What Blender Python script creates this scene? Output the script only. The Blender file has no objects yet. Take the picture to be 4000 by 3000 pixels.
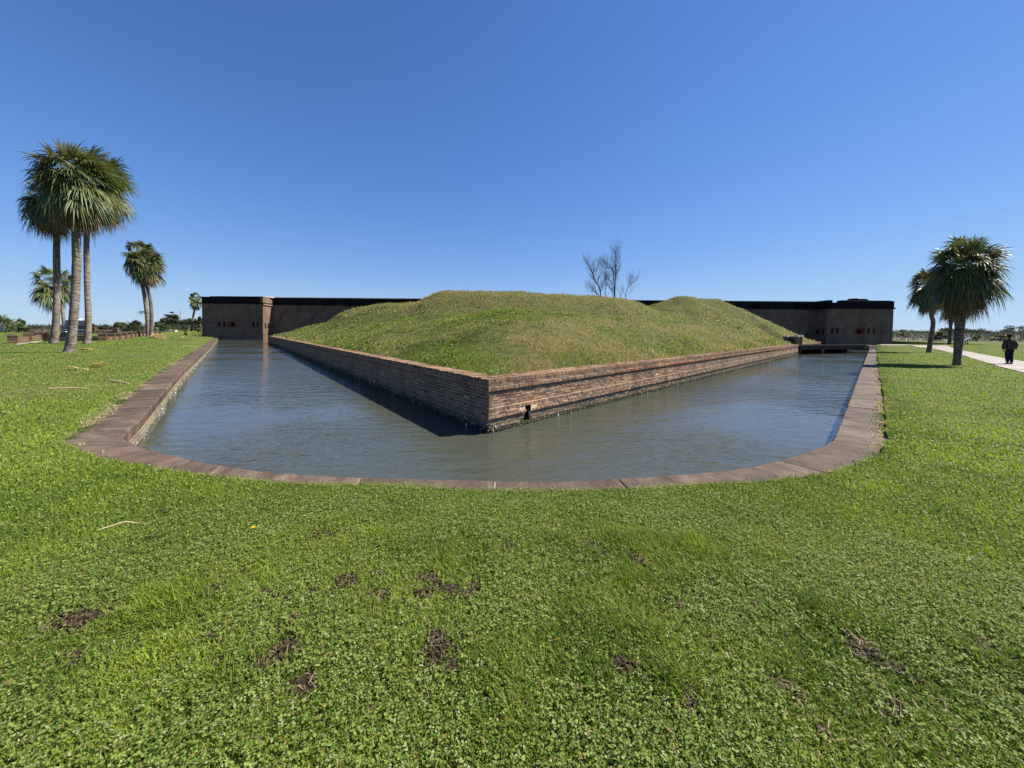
import bpy, bmesh, math, random
import numpy as np
from mathutils import Vector, Matrix
from mathutils.geometry import delaunay_2d_cdt
R = math.radians
rng = np.random.default_rng(7)
random.seed(7)
scn = bpy.context.scene
COL = scn.collection

# ------------------------------------------------------------------ camera
F, PITCH, ROLL, CAMH, PPY = 1453.0, R(1.5), R(0.6), 1.7, 1337.0
cp, sp, cr, sr = math.cos(PITCH), math.sin(PITCH), math.cos(ROLL), math.sin(ROLL)
rgt = Vector((1, 0, 0)); fwd = Vector((0, cp, -sp)); upv = Vector((0, sp, cp))
cx = rgt * cr + upv * sr; cy = -rgt * sr + upv * cr; cz = -fwd
cam = bpy.data.objects.new('camera', bpy.data.cameras.new('camera'))
cam.matrix_world = Matrix(((cx.x, cy.x, cz.x, 0), (cx.y, cy.y, cz.y, 0), (cx.z, cy.z, cz.z, CAMH), (0, 0, 0, 1)))
cam.data.sensor_width = 36; cam.data.lens = F / 4000 * 36; cam.data.shift_y = (PPY - 1500) / 4000
cam.data.clip_start = 0.05; cam.data.clip_end = 9000
COL.objects.link(cam); scn.camera = cam
scn.render.resolution_x, scn.render.resolution_y = 1024, 768

# ------------------------------------------------------------------ sky, sun, exposure
SUN_AZ, SUN_EL = 11.0, 49.0
w = bpy.data.worlds.new("World"); scn.world = w; w.use_nodes = True
nt = w.node_tree; nt.nodes.clear()
wo = nt.nodes.new('ShaderNodeOutputWorld'); bg = nt.nodes.new('ShaderNodeBackground')
sky = nt.nodes.new('ShaderNodeTexSky'); sky.sky_type = 'NISHITA'; sky.sun_disc = False
sky.sun_elevation = R(SUN_EL); sky.sun_rotation = R(90 - SUN_AZ)
sky.air_density = 1.0; sky.dust_density = 0.05; sky.ozone_density = 5.0; sky.altitude = 0
hs = nt.nodes.new('ShaderNodeHueSaturation'); hs.inputs['Saturation'].default_value = 1.12; hs.inputs['Hue'].default_value = 0.512
tint = nt.nodes.new('ShaderNodeMix'); tint.data_type = 'RGBA'; tint.blend_type = 'MULTIPLY'; tint.inputs[0].default_value = 1.0; tint.inputs[7].default_value = (0.80, 0.90, 1.10, 1)
nt.links.new(sky.outputs[0], tint.inputs[6]); nt.links.new(tint.outputs[2], hs.inputs['Color']); sc1 = nt.nodes.new('ShaderNodeMix'); sc1.data_type = 'RGBA'; sc1.blend_type = 'MULTIPLY'; sc1.inputs[0].default_value = 1.0; sc1.inputs[7].default_value = (0.0975, 0.0975, 0.0975, 1)
nt.links.new(hs.outputs[0], sc1.inputs[6])
crv = nt.nodes.new('ShaderNodeRGBCurve'); nt.links.new(sc1.outputs[2], crv.inputs['Color'])   # the camera's own response to the sky: soft shoulder near the horizon
for ci, pp_ in enumerate((((0, 0), (.034, .076), (.05, .105), (.1, .19), (.265, .365), (1, .6)), ((0, 0), (.095, .195), (.125, .25), (.25, .41), (.485, .59), (1, .75)), ((0, 0), (.365, .54), (.435, .64), (.6, .79), (.75, .88), (1, .93)))):
    cu = crv.mapping.curves[ci]
    for k_, (x_, y_) in enumerate(pp_):
        if k_ == 0: cu.points[0].location = (x_, y_)
        elif k_ == len(pp_) - 1: cu.points[-1].location = (x_, y_)
        else: cu.points.new(x_, y_)
crv.mapping.update()
sc2 = nt.nodes.new('ShaderNodeMix'); sc2.data_type = 'RGBA'; sc2.blend_type = 'MULTIPLY'; sc2.inputs[0].default_value = 1.0; sc2.inputs[7].default_value = (4.354, 4.354, 4.354, 1)
nt.links.new(crv.outputs[0], sc2.inputs[6]); nt.links.new(sc2.outputs[2], bg.inputs[0])
bg.inputs[1].default_value = 0.1
nt.links.new(bg.outputs[0], wo.inputs[0])
sd = Vector((math.cos(R(SUN_EL)) * math.cos(R(SUN_AZ)), math.cos(R(SUN_EL)) * math.sin(R(SUN_AZ)), math.sin(R(SUN_EL))))
sun = bpy.data.objects.new('sun', bpy.data.lights.new('sun', 'SUN'))
sun.data.energy = 5.0; sun.data.angle = R(0.5); sun.data.color = (1.0, 0.94, 0.83)
sun.rotation_euler = (-sd).to_track_quat('-Z', 'Y').to_euler(); sun.location = (60, 20, 80)
COL.objects.link(sun)
scn.view_settings.view_transform = 'Standard'; scn.view_settings.look = 'None'
scn.view_settings.exposure = 1.2; scn.view_settings.gamma = 1.0
scn.render.engine = 'CYCLES'
scn.cycles.max_bounces = 6; scn.cycles.transparent_max_bounces = 4

# ------------------------------------------------------------------ helpers
def at(px, py, Y):
    """place on the photograph's line of sight at depth Y (metres ahead)"""
    u = (px - 2000) / F; v = (PPY - py) / F
    d = fwd + cx * u + cy * v
    return Vector((0, 0, CAMH)) + d * (Y / d.y)
def atz(px, py, z):
    u = (px - 2000) / F; v = (PPY - py) / F
    d = fwd + cx * u + cy * v
    return Vector((0, 0, CAMH)) + d * ((z - CAMH) / d.z)
def tag(o, label=None, cat=None, group=None, kind=None):
    if label: o['label'] = label
    if cat: o['category'] = cat
    if group: o['group'] = group
    if kind: o['kind'] = kind
    return o
def empty(name, loc, label, cat, group=None, rz=0):
    o = bpy.data.objects.new(name, None); COL.objects.link(o)
    o.location = loc; o.rotation_euler = (0, 0, rz); o.empty_display_size = 0.3
    return tag(o, label, cat, group)
def link(name, me, mat, parent=None):
    o = bpy.data.objects.new(name, me); COL.objects.link(o)
    if mat: me.materials.append(mat)
    if parent: o.parent = parent
    return o
def npmesh(name, V, Fq, col=None, smooth=False):
    """V (n,3), Fq (m,k) one polygon size, col (m,3)"""
    me = bpy.data.meshes.new(name)
    V = np.ascontiguousarray(V, dtype=np.float32); Fq = np.ascontiguousarray(Fq, dtype=np.int32)
    m, k = Fq.shape
    me.vertices.add(len(V)); me.vertices.foreach_set('co', V.ravel())
    me.loops.add(m * k); me.loops.foreach_set('vertex_index', Fq.ravel())
    me.polygons.add(m); me.polygons.foreach_set('loop_start', np.arange(0, m * k, k, dtype=np.int32))
    if smooth: me.polygons.foreach_set('use_smooth', np.ones(m, dtype=bool))
    me.update(calc_edges=True)
    if col is not None:
        a = me.attributes.new('Col', 'FLOAT_COLOR', 'FACE')
        c = np.ones((m, 4), dtype=np.float32); c[:, :3] = col
        a.data.foreach_set('color', c.ravel())
    return me
class MB:
    """collects quads / tris / ngons for ONE mesh object"""
    def __init__(s): s.v = []; s.f = []; s.c = []
    def add(s, vs, fs, c=None):
        n = len(s.v); s.v += [tuple(p) for p in vs]
        for f in fs: s.f.append(tuple(i + n for i in f)); s.c.append(c or (1, 1, 1))
    def box(s, x0, x1, y0, y1, z0, z1, c=None, M=None):
        vs = [Vector(p) for p in ((x0, y0, z0), (x1, y0, z0), (x1, y1, z0), (x0, y1, z0), (x0, y0, z1), (x1, y0, z1), (x1, y1, z1), (x0, y1, z1))]
        if M: vs = [M @ p for p in vs]
        s.add(vs, [(0, 3, 2, 1), (4, 5, 6, 7), (0, 1, 5, 4), (1, 2, 6, 5), (2, 3, 7, 6), (3, 0, 4, 7)], c)
    def tube(s, pts, rad, n=8, c=None, cap=True):
        pts = [Vector(p) for p in pts]; rings = []
        base = len(s.v); vs = []
        ref = Vector((0.31, 0.9, 0.2)).normalized()
        for i, p in enumerate(pts):
            t = (pts[min(i + 1, len(pts) - 1)] - pts[max(i - 1, 0)]).normalized()
            a = t.cross(ref)
            if a.length < 0.05: a = t.cross(Vector((1, 0, 0)))
            a.normalize(); b = t.cross(a)
            for k in range(n):
                an = 2 * math.pi * k / n
                vs.append(p + (a * math.cos(an) + b * math.sin(an)) * rad[i])
        fs = []
        for i in range(len(pts) - 1):
            for k in range(n):
                fs.append((i * n + k, i * n + (k + 1) % n, (i + 1) * n + (k + 1) % n, (i + 1) * n + k))
        if cap: fs += [tuple(range(n))[::-1], tuple((len(pts) - 1) * n + k for k in range(n))]
        s.add(vs, fs, c)
    def build(s, name, mat, parent=None, smooth=False, bevel=0, local=None):
        me = bpy.data.meshes.new(name)
        V = s.v
        if local is not None: V = [(p[0] - local[0], p[1] - local[1], p[2] - local[2]) for p in V]
        me.from_pydata(V, [], s.f); me.update()
        a = me.attributes.new('Col', 'FLOAT_COLOR', 'FACE')
        a.data.foreach_set('color', np.array([(c[0], c[1], c[2], 1) for c in s.c], dtype=np.float32).ravel())
        if smooth: me.polygons.foreach_set('use_smooth', [True] * len(me.polygons))
        o = link(name, me, mat, parent)
        if bevel:
            b = o.modifiers.new('bevel', 'BEVEL'); b.width = bevel; b.segments = 2; b.limit_method = 'ANGLE'
        return o
def noise2(P, scale, seed=0, octaves=3):
    """smooth value noise on (n,2), 0..1"""
    r = np.random.default_rng(100 + seed); T = r.random((256, 256)); out = 0; amp = 1; tot = 0
    for o in range(octaves):
        q = np.asarray(P)[:, :2] * (2 ** o) / scale + 37.7 * o + 500
        i = np.floor(q).astype(int); f = q - i; f = f * f * (3 - 2 * f)
        a = T[i[:, 0] % 256, i[:, 1] % 256]; b = T[(i[:, 0] + 1) % 256, i[:, 1] % 256]
        c = T[i[:, 0] % 256, (i[:, 1] + 1) % 256]; d = T[(i[:, 0] + 1) % 256, (i[:, 1] + 1) % 256]
        out = out + amp * ((a * (1 - f[:, 0]) + b * f[:, 0]) * (1 - f[:, 1]) + (c * (1 - f[:, 0]) + d * f[:, 0]) * f[:, 1])
        tot += amp; amp *= .5
    return out / tot
def inpoly(P, poly):
    x, y = P[:, 0], P[:, 1]; ins = np.zeros(len(P), bool); n = len(poly)
    for i in range(n):
        x0, y0 = poly[i][:2]; x1, y1 = poly[(i + 1) % n][:2]
        if y0 == y1: continue
        c = ((y0 > y) != (y1 > y)) & (x < (x1 - x0) * (y - y0) / (y1 - y0) + x0)
        ins ^= c
    return ins

# ------------------------------------------------------------------ materials
def newmat(name):
    m = bpy.data.materials.new(name); m.use_nodes = True; t = m.node_tree
    return m, t, t.nodes['Principled BSDF'], t.nodes['Material Output']
def N(t, kind, **kw):
    n = t.nodes.new(kind)
    for k, v in kw.items():
        if k in n.inputs: n.inputs[k].default_value = v
        else: setattr(n, k, v)
    return n
def ramp(t, fac, stops):
    r = t.nodes.new('ShaderNodeValToRGB'); t.links.new(fac, r.inputs[0])
    el = r.color_ramp.elements
    while len(el) < len(stops): el.new(0.5)
    for e, (p, c) in zip(el, stops): e.position = p; e.color = (*c, 1)
    return r.outputs[0]
def coords(t, scale=(1, 1, 1), kind='Object'):
    tc = t.nodes.new('ShaderNodeTexCoord'); mp = t.nodes.new('ShaderNodeMapping')
    mp.inputs['Scale'].default_value = scale; t.links.new(tc.outputs[kind], mp.inputs[0]); return mp.outputs[0]
def mixc(t, fac, a, b, mode='MIX'):
    m = t.nodes.new('ShaderNodeMix'); m.data_type = 'RGBA'; m.blend_type = mode
    for s, x in ((m.inputs[0], fac), (m.inputs[6], a), (m.inputs[7], b)):
        if hasattr(x, 'links'): t.links.new(x, s)
        elif isinstance(x, (tuple, list)): s.default_value = (*x, 1)
        else: s.default_value = x
    return m.outputs[2]
def bump(t, b, h, strength, dist=0.02):
    n = N(t, 'ShaderNodeBump', Strength=strength, Distance=dist); t.links.new(h, n.inputs['Height']); t.links.new(n.outputs[0], b.inputs['Normal']); return n
def attr(t): return N(t, 'ShaderNodeAttribute', attribute_name='Col').outputs['Color']

def leaf_mat(name, trans=0.35, rough=0.5, spec=0.35, noise_amt=0.0):
    m, t, b, out = newmat(name)
    c = attr(t)
    t.links.new(c, b.inputs['Base Color']); b.inputs['Roughness'].default_value = rough; b.inputs['Specular IOR Level'].default_value = spec
    tr = N(t, 'ShaderNodeBsdfTranslucent')
    hc = mixc(t, 1.0, c, (1.25, 1.2, .55), 'MULTIPLY'); t.links.new(hc, tr.inputs['Color'])
    mx = N(t, 'ShaderNodeMixShader', Fac=trans)
    t.links.new(b.outputs[0], mx.inputs[1]); t.links.new(tr.outputs[0], mx.inputs[2]); t.links.new(mx.outputs[0], out.inputs[0])
    return m
def plain_mat(name, rough=0.8, nscale=8.0, namt=0.35, bstr=0.3, bdist=0.01, spec=0.3, stain=0.0):
    """Col attribute broken up by noise"""
    m, t, b, out = newmat(name)
    n = N(t, 'ShaderNodeTexNoise', Scale=nscale, Detail=6.0, Roughness=0.65); t.links.new(coords(t), n.inputs['Vector'])
    g = ramp(t, n.outputs['Fac'], [(0.25, (1 - namt,) * 3), (0.75, (1 + namt * .6,) * 3)])
    t.links.new(mixc(t, 1.0, attr(t), g, 'MULTIPLY'), b.inputs['Base Color'])
    if stain:
        sn = N(t, 'ShaderNodeTexNoise', Scale=0.9, Detail=7.0, Roughness=0.7); t.links.new(coords(t), sn.inputs['Vector'])
        src = b.inputs['Base Color'].links[0].from_socket
        t.links.new(mixc(t, 1.0, src, ramp(t, sn.outputs['Fac'], [(0.34, (1 - stain, 1 - stain, 1 - stain * .95)), (0.52, (1, 1, 1)), (0.72, (1.18, 1.15, 1.1))]), 'MULTIPLY'), b.inputs['Base Color'])
    b.inputs['Roughness'].default_value = rough; b.inputs['Specular IOR Level'].default_value = spec
    if bstr: bump(t, b, n.outputs['Fac'], bstr, bdist)
    return m
M_grass = leaf_mat('grass', 0.4, 0.6, 0.2)
M_palm = leaf_mat('palm_leaf', 0.2, 0.5, 0.35)
M_dead = leaf_mat('dead_leaf', 0.2, 0.8, 0.15)
M_leaf = leaf_mat('leaf', 0.22, 0.55, 0.3)
M_brick = plain_mat('brick', 0.88, 14, 0.45, 0.5, 0.012, 0.1, 0.45)
M_mortar = plain_mat('mortar', 0.95, 9, 0.35, 0.5, 0.01, 0.05, 0.3)
M_wood = plain_mat('wood', 0.95, 6, 0.4, 0.3, 0.01, 0.03)
M_cloth = plain_mat('cloth', 0.9, 12, 0.2, 0.1, 0.005, 0.1)
M_shell = plain_mat('shell', 0.6, 20, 0.3, 0.2, 0.005, 0.4)
M_paint = plain_mat('paint', 0.35, 4, 0.08, 0.0, 0.0, 0.5)

def ground_mat():
    m, t, b, out = newmat('ground')
    n1 = N(t, 'ShaderNodeTexNoise', Scale=0.35, Detail=5.0); t.links.new(coords(t), n1.inputs['Vector'])
    n2 = N(t, 'ShaderNodeTexNoise', Scale=14.0, Detail=8.0, Roughness=0.7); t.links.new(coords(t), n2.inputs['Vector'])
    c1 = ramp(t, n2.outputs['Fac'], [(0.3, (.03, .034, .012)), (0.5, (.068, .088, .018)), (0.72, (.12, .145, .036))])
    c2 = ramp(t, n2.outputs['Fac'], [(0.3, (.05, .05, .02)), (0.7, (.16, .15, .06))])
    f = ramp(t, n1.outputs['Fac'], [(0.5, (0, 0, 0)), (0.68, (.7, .7, .7))])
    t.links.new(mixc(t, f, c1, c2), b.inputs['Base Color']); b.inputs['Roughness'].default_value = 0.95; b.inputs['Specular IOR Level'].default_value = 0.1
    bump(t, b, n2.outputs['Fac'], 0.6, 0.03); return m
M_ground = ground_mat()

def mound_mat():
    m, t, b, out = newmat('mound_turf')
    n2 = N(t, 'ShaderNodeTexNoise', Scale=4.0, Detail=8.0, Roughness=0.7); t.links.new(coords(t), n2.inputs['Vector'])
    t.links.new(ramp(t, n2.outputs['Fac'], [(0.3, (.03, .035, .012)), (0.7, (.11, .115, .04))]), b.inputs['Base Color'])
    b.inputs['Roughness'].default_value = 0.95; b.inputs['Specular IOR Level'].default_value = 0.1
    bump(t, b, n2.outputs['Fac'], 0.7, 0.08); return m

def water_mat():
    m, t, b, out = newmat('moat_water')
    b.inputs['IOR'].default_value = 1.33; b.inputs['Roughness'].default_value = 0.06; b.inputs['Specular IOR Level'].default_value = 0.5
    nn = N(t, 'ShaderNodeTexNoise', Scale=0.12, Detail=3.0); t.links.new(coords(t), nn.inputs['Vector'])
    t.links.new(ramp(t, nn.outputs['Fac'], [(0.3, (.044, .05, .039)), (0.7, (.055, .058, .042))]), b.inputs['Base Color'])
    a = N(t, 'ShaderNodeTexNoise', Scale=1.0, Detail=3.0, Roughness=0.5); t.links.new(coords(t, (1.6, 4.0, 1)), a.inputs['Vector'])
    c = N(t, 'ShaderNodeTexNoise', Scale=1.0, Detail=2.0, Roughness=0.5); t.links.new(coords(t, (5.0, 11.0, 1)), c.inputs['Vector'])
    big = N(t, 'ShaderNodeTexNoise', Scale=0.16, Detail=2.0); t.links.new(coords(t), big.inputs['Vector'])
    mm = N(t, 'ShaderNodeMath', operation='MULTIPLY_ADD'); t.links.new(c.outputs['Fac'], mm.inputs[0]); mm.inputs[1].default_value = 0.35; t.links.new(a.outputs['Fac'], mm.inputs[2])
    pt = N(t, 'ShaderNodeTexNoise', Scale=1.0, Detail=2.0, Distortion=0.6); t.links.new(coords(t, (.55, 1.5, 1)), pt.inputs['Vector'])
    m3 = N(t, 'ShaderNodeMath', operation='MULTIPLY_ADD'); t.links.new(pt.outputs['Fac'], m3.inputs[0]); m3.inputs[1].default_value = 0.8; t.links.new(mm.outputs[0], m3.inputs[2])
    bn = bump(t, b, m3.outputs[0], 0.35, 0.1)
    # calmer where the wind does not reach
    r = ramp(t, big.outputs['Fac'], [(0.38, (.15,) * 3), (0.62, (.75,) * 3)])
    t.links.new(r, bn.inputs['Strength'])
    return m

def stone_mat():
    m, t, b, out = newmat('coping_stone')
    uv = coords(t, (1, 1, 1), 'UV')
    def sc(s):
        mp = t.nodes.new('ShaderNodeMapping'); mp.inputs['Scale'].default_value = s; t.links.new(uv, mp.inputs[0]); return mp.outputs[0]
    n1 = N(t, 'ShaderNodeTexNoise', Scale=1.0, Detail=7.0, Roughness=0.7, Distortion=0.4); t.links.new(sc((3.2, 1.3, 1)), n1.inputs['Vector'])
    n2 = N(t, 'ShaderNodeTexNoise', Scale=1.0, Detail=6.0, Roughness=0.7); t.links.new(sc((1.7, 2.2, 1)), n2.inputs['Vector'])
    n3 = N(t, 'ShaderNodeTexNoise', Scale=1.0, Detail=4.0); t.links.new(sc((30, 18, 1)), n3.inputs['Vector'])
    c = ramp(t, n1.outputs['Fac'], [(0.27, (.022, .016, .012)), (0.42, (.068, .048, .036)), (0.56, (.1, .072, .054)), (0.76, (.16, .122, .093))])
    g = ramp(t, n2.outputs['Fac'], [(0.3, (.55, .54, .55)), (0.52, (1, 1, 1)), (0.72, (1.3, 1.2, 1.1))])
    c = mixc(t, 1.0, c, g, 'MULTIPLY'); c = mixc(t, 1.0, c, attr(t), 'MULTIPLY')
    t.links.new(c, b.inputs['Base Color']); b.inputs['Roughness'].default_value = 0.85; b.inputs['Specular IOR Level'].default_value = 0.25
    ad = N(t, 'ShaderNodeMath', operation='MULTIPLY_ADD'); t.links.new(n3.outputs['Fac'], ad.inputs[0]); ad.inputs[1].default_value = 0.25; t.links.new(n1.outputs['Fac'], ad.inputs[2])
    bump(t, b, ad.outputs[0], 0.8, 0.03); return m

def fort_mat(name, dark):
    m, t, b, out = newmat(name)
    co = coords(t)
    br = N(t, 'ShaderNodeTexBrick', Scale=1.0); br.inputs['Brick Width'].default_value = .24; br.inputs['Row Height'].default_value = .085; br.inputs['Mortar Size'].default_value = .012
    rot = t.nodes.new('ShaderNodeMapping'); rot.inputs['Rotation'].default_value = (R(90), 0, 0); t.links.new(co, rot.inputs[0]); t.links.new(rot.outputs[0], br.inputs['Vector'])
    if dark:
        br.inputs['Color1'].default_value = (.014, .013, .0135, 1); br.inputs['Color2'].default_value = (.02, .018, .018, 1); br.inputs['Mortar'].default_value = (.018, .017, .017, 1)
    else:
        br.inputs['Color1'].default_value = (.14, .098, .07, 1); br.inputs['Color2'].default_value = (.185, .13, .095, 1); br.inputs['Mortar'].default_value = (.165, .125, .094, 1)
    st = N(t, 'ShaderNodeTexNoise', Scale=1.0, Detail=6.0, Roughness=0.65); t.links.new(coords(t, (.55, .55, .13)), st.inputs['Vector'])
    bl = N(t, 'ShaderNodeTexNoise', Scale=0.5, Detail=9.0, Roughness=0.72); t.links.new(co, bl.inputs['Vector'])
    s = ramp(t, st.outputs['Fac'], [(0.32, (.68, .67, .68)), (0.55, (1, 1, 1)), (0.75, (1.1, 1.07, 1.05))])
    k = ramp(t, bl.outputs['Fac'], [(0.3, (.5, .46, .45)), (0.5, (.95, .92, .9)), (0.72, (1.2, 1.15, 1.1))])
    c = mixc(t, 1.0, br.outputs['Color'], s, 'MULTIPLY'); c = mixc(t, 1.0, c, k, 'MULTIPLY'); c = mixc(t, 1.0, c, attr(t), 'MULTIPLY')
    t.links.new(c, b.inputs['Base Color']); b.inputs['Roughness'].default_value = 0.95; b.inputs['Specular IOR Level'].default_value = 0.05
    bump(t, b, bl.outputs['Fac'], 0.3, 0.05); return m

def trunk_mat():
    m, t, b, out = newmat('palm_trunk')
    z = N(t, 'ShaderNodeTexNoise', Scale=1.0, Detail=5.0, Roughness=0.6, Distortion=0.5); t.links.new(coords(t, (2.5, 2.5, 16)), z.inputs['Vector'])
    v = N(t, 'ShaderNodeTexNoise', Scale=1.0, Detail=4.0); t.links.new(coords(t, (14, 14, 2.2)), v.inputs['Vector'])
    l = N(t, 'ShaderNodeTexNoise', Scale=0.9, Detail=4.0); t.links.new(coords(t), l.inputs['Vector'])
    c = ramp(t, z.outputs['Fac'], [(0.34, (.06, .05, .042)), (0.5, (.19, .162, .135)), (0.66, (.32, .28, .24))])
    g = ramp(t, v.outputs['Fac'], [(0.3, (.72, .7, .7)), (0.6, (1, 1, 1))])
    h = ramp(t, l.outputs['Fac'], [(0.35, (.75, .72, .7)), (0.65, (1.1, 1.1, 1.12))])
    c = mixc(t, 1.0, mixc(t, 1.0, c, g, 'MULTIPLY'), h, 'MULTIPLY'); c = mixc(t, 1.0, c, attr(t), 'MULTIPLY')
    t.links.new(c, b.inputs['Base Color']); b.inputs['Roughness'].default_value = 0.9; b.inputs['Specular IOR Level'].default_value = 0.15
    bump(t, b, z.outputs['Fac'], 0.9, 0.05); return m
M_trunk = trunk_mat(); M_stone = stone_mat(); M_fort = fort_mat('fort_brick', False); M_fort_dark = fort_mat('fort_brick_stained', True)
def conc_mat():
    m, t, b, out = newmat('concrete')
    n = N(t, 'ShaderNodeTexNoise', Scale=1.2, Detail=8.0, Roughness=0.7); t.links.new(coords(t), n.inputs['Vector'])
    st_ = N(t, 'ShaderNodeTexNoise', Scale=0.35, Detail=5.0); t.links.new(coords(t), st_.inputs['Vector'])
    c = ramp(t, n.outputs['Fac'], [(0.3, (.21, .18, .155)), (0.7, (.3, .265, .235))])
    c = mixc(t, 1.0, c, ramp(t, st_.outputs['Fac'], [(0.35, (.78, .77, .76)), (0.6, (1, 1, 1))]), 'MULTIPLY')
    t.links.new(mixc(t, 1.0, c, attr(t), 'MULTIPLY'), b.inputs['Base Color'])
    b.inputs['Roughness'].default_value = 0.9; bump(t, b, n.outputs['Fac'], 0.2, 0.01); return m
M_conc = conc_mat()

# ------------------------------------------------------------------ plan of the moat
K = np.array([-0.47, 7.82])
CL = np.array([-41.4, 63.2]); CR = np.array([51.0, 61.5])
dL = (CL - K) / np.linalg.norm(CL - K); dR = (CR - K) / np.linalg.norm(CR - K)
nL = np.array([-dL[1], dL[0]]);  nL = -nL if np.dot(nL, np.array([0, 1])) > 0 else nL      # outward normals
nR = np.array([-dR[1], dR[0]]);  nR = -nR if np.dot(nR, np.array([0, 1])) > 0 else nR
LENL, LENR = np.linalg.norm(CL - K), np.linalg.norm(CR - K)
ZW = -0.45; ZTOP = 0.708

# inner edge / outer edge of the coping, matched
pairs = [((-79, 130), (-79.6, 130)), ((-78, 75.2), (-78.6, 74.6)), ((-57.56, 72.69), (-57.85, 72.03)), ((-30.14, 37.03), (-30.64, 36.63)), ((-13.41, 15.02), (-13.90, 14.62)), ((-7.14, 7.07), (-7.65, 6.70)), ((-6.29, 5.95), (-7.06, 5.99)), ((-5.95, 5.64), (-6.69, 5.55)), ((-5.55, 5.39), (-6.05, 5.08)), ((-5.18, 5.20), (-5.25, 4.68)), ((-3.86, 4.66), (-3.70, 4.13)), ((-2.38, 4.30), (-2.27, 3.84)), ((0.00, 4.17), (0.00, 3.73)), ((1.20, 4.26), (1.24, 3.80)), ((2.52, 4.51), (2.69, 4.03)), ((3.36, 4.82), (3.61, 4.29)), ((4.57, 5.47), (4.92, 4.98)), ((5.22, 5.94), (5.58, 5.52)), ((5.63, 6.33), (6.04, 5.91)), ((9.17, 9.96), (9.59, 9.54)), ((22.04, 23.19), (22.47, 22.76)), ((53.67, 55.64), (54.09, 55.19)), ((67.05, 69.34), (67.44, 68.73)), ((91, 68.0), (91.6, 67.4)), ((93, 130), (93.6, 130))]
def catmull(pts, n=6):
    out = []
    for i in range(len(pts) - 1):
        p0, p1, p2, p3 = pts[max(i - 1, 0)], pts[i], pts[i + 1], pts[min(i + 2, len(pts) - 1)]
        for k in range(n):
            s = k / n
            out.append(.5 * ((2 * p1) + (p2 - p0) * s + (2 * p0 - 5 * p1 + 4 * p2 - p3) * s * s + (3 * p1 - p0 - 3 * p2 + p3) * s ** 3))
    out.append(pts[-1]); return out
inn = [np.array(p[0], float) for p in pairs]; outr = [np.array(p[1], float) for p in pairs]
iA, iB = 5, 18
innc = inn[:iA] + catmull(inn[iA:iB + 1]) + inn[iB + 1:]
outc = outr[:iA] + catmull(outr[iA:iB + 1]) + outr[iB + 1:]
innc = np.array(innc); outc = np.array(outc)
# lawn edge hides the outer coping a little, raggedly
def resample(P, Q, step):
    L = np.r_[0, np.cumsum(np.linalg.norm(np.diff(P, axis=0), axis=1))]
    s = np.arange(0, L[-1], step); s = np.r_[s, L[-1]]
    f = lambda A: np.c_[np.interp(s, L, A[:, 0]), np.interp(s, L, A[:, 1])]
    return s, f(P), f(Q)
HOLE = outc.copy()
DEMI = np.vstack([K, CR, CL])

# ------------------------------------------------------------------ ground heights (IDW through places read off the photo)
ctrl = []
def C(px, py, Y): p = at(px, py, Y); ctrl.append((p.x, p.y, p.z))
for a in [(283, 1377, 22), (210, 1341, 30), (340, 1343, 30), (550, 1316, 50), (588, 1317, 49), (746, 1293, 84), (50, 1341, 32), (100, 1303, 65), (100, 1298, 76), (300, 1300, 76),
          (500, 1294, 84), (700, 1290.5, 92), (253, 1300, 55), (790, 1312, 79), (400, 1331, 36), (610, 1312, 54), (190, 1333, 35),
          (3725, 1427, 21.6), (3620, 1377, 39), (3708, 1346, 58), (3772, 1346, 57), (3940, 1423, 22.3), (3600, 1327, 95), (3800, 1333, 88), (3990, 1341, 80), (3490, 1342, 76), (3520, 1335, 86), (3640, 1350, 52), (3441, 1348, 57)]:
    C(*a)
for x, y, z in [(0, 0, .1), (0, 3.4, .11), (-4, 2, .1), (4, 2, .1), (-6.5, 4.9, .06), (6.5, 5.2, .06), (-20, 3, .15), (20, 3, .05), (-10, 8.5, .06), (-20, 22, .06), (-32, 38, .08), (-45, 54, .12), (-56, 69, .15),
                (10, 9, .05), (20, 19.5, .05), (35, 35.5, .07), (52, 53, .12), (66, 68, .12), (0, -20, .1), (-40, -10, .2), (40, -10, .1), (-150, 150, .4), (0, 300, .3), (-74, 72, .2), (-84, 82, .35), (90, 66, .2), (97, 80, .4), (150, 150, .4), (-300, 100, .2), (300, 100, .2), (-120, 110, .6), (110, 115, .6)]:
    ctrl.append((x, y, z))
ctrl = np.array(ctrl)
def gz(P):
    P = np.atleast_2d(np.asarray(P, float))[:, :2]; out = np.empty(len(P))
    for i in range(0, len(P), 40000):
        q = P[i:i + 40000]; d2 = ((q[:, None, :] - ctrl[None, :, :2]) ** 2).sum(2) + 0.8
        wt = d2 ** -1.6; out[i:i + 40000] = (wt * ctrl[:, 2]).sum(1) / wt.sum(1)
    r = np.hypot(P[:, 0], P[:, 1])
    return out + (noise2(P, 5.0, 3, 2) - .5) * .05 * np.clip((r - 2) / 6, 0, 1)
def G(px, py, Y):
    """ground point under a photo position"""
    p = at(px, py, Y); return Vector((p.x, p.y, float(gz([(p.x, p.y)])[0])))

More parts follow.
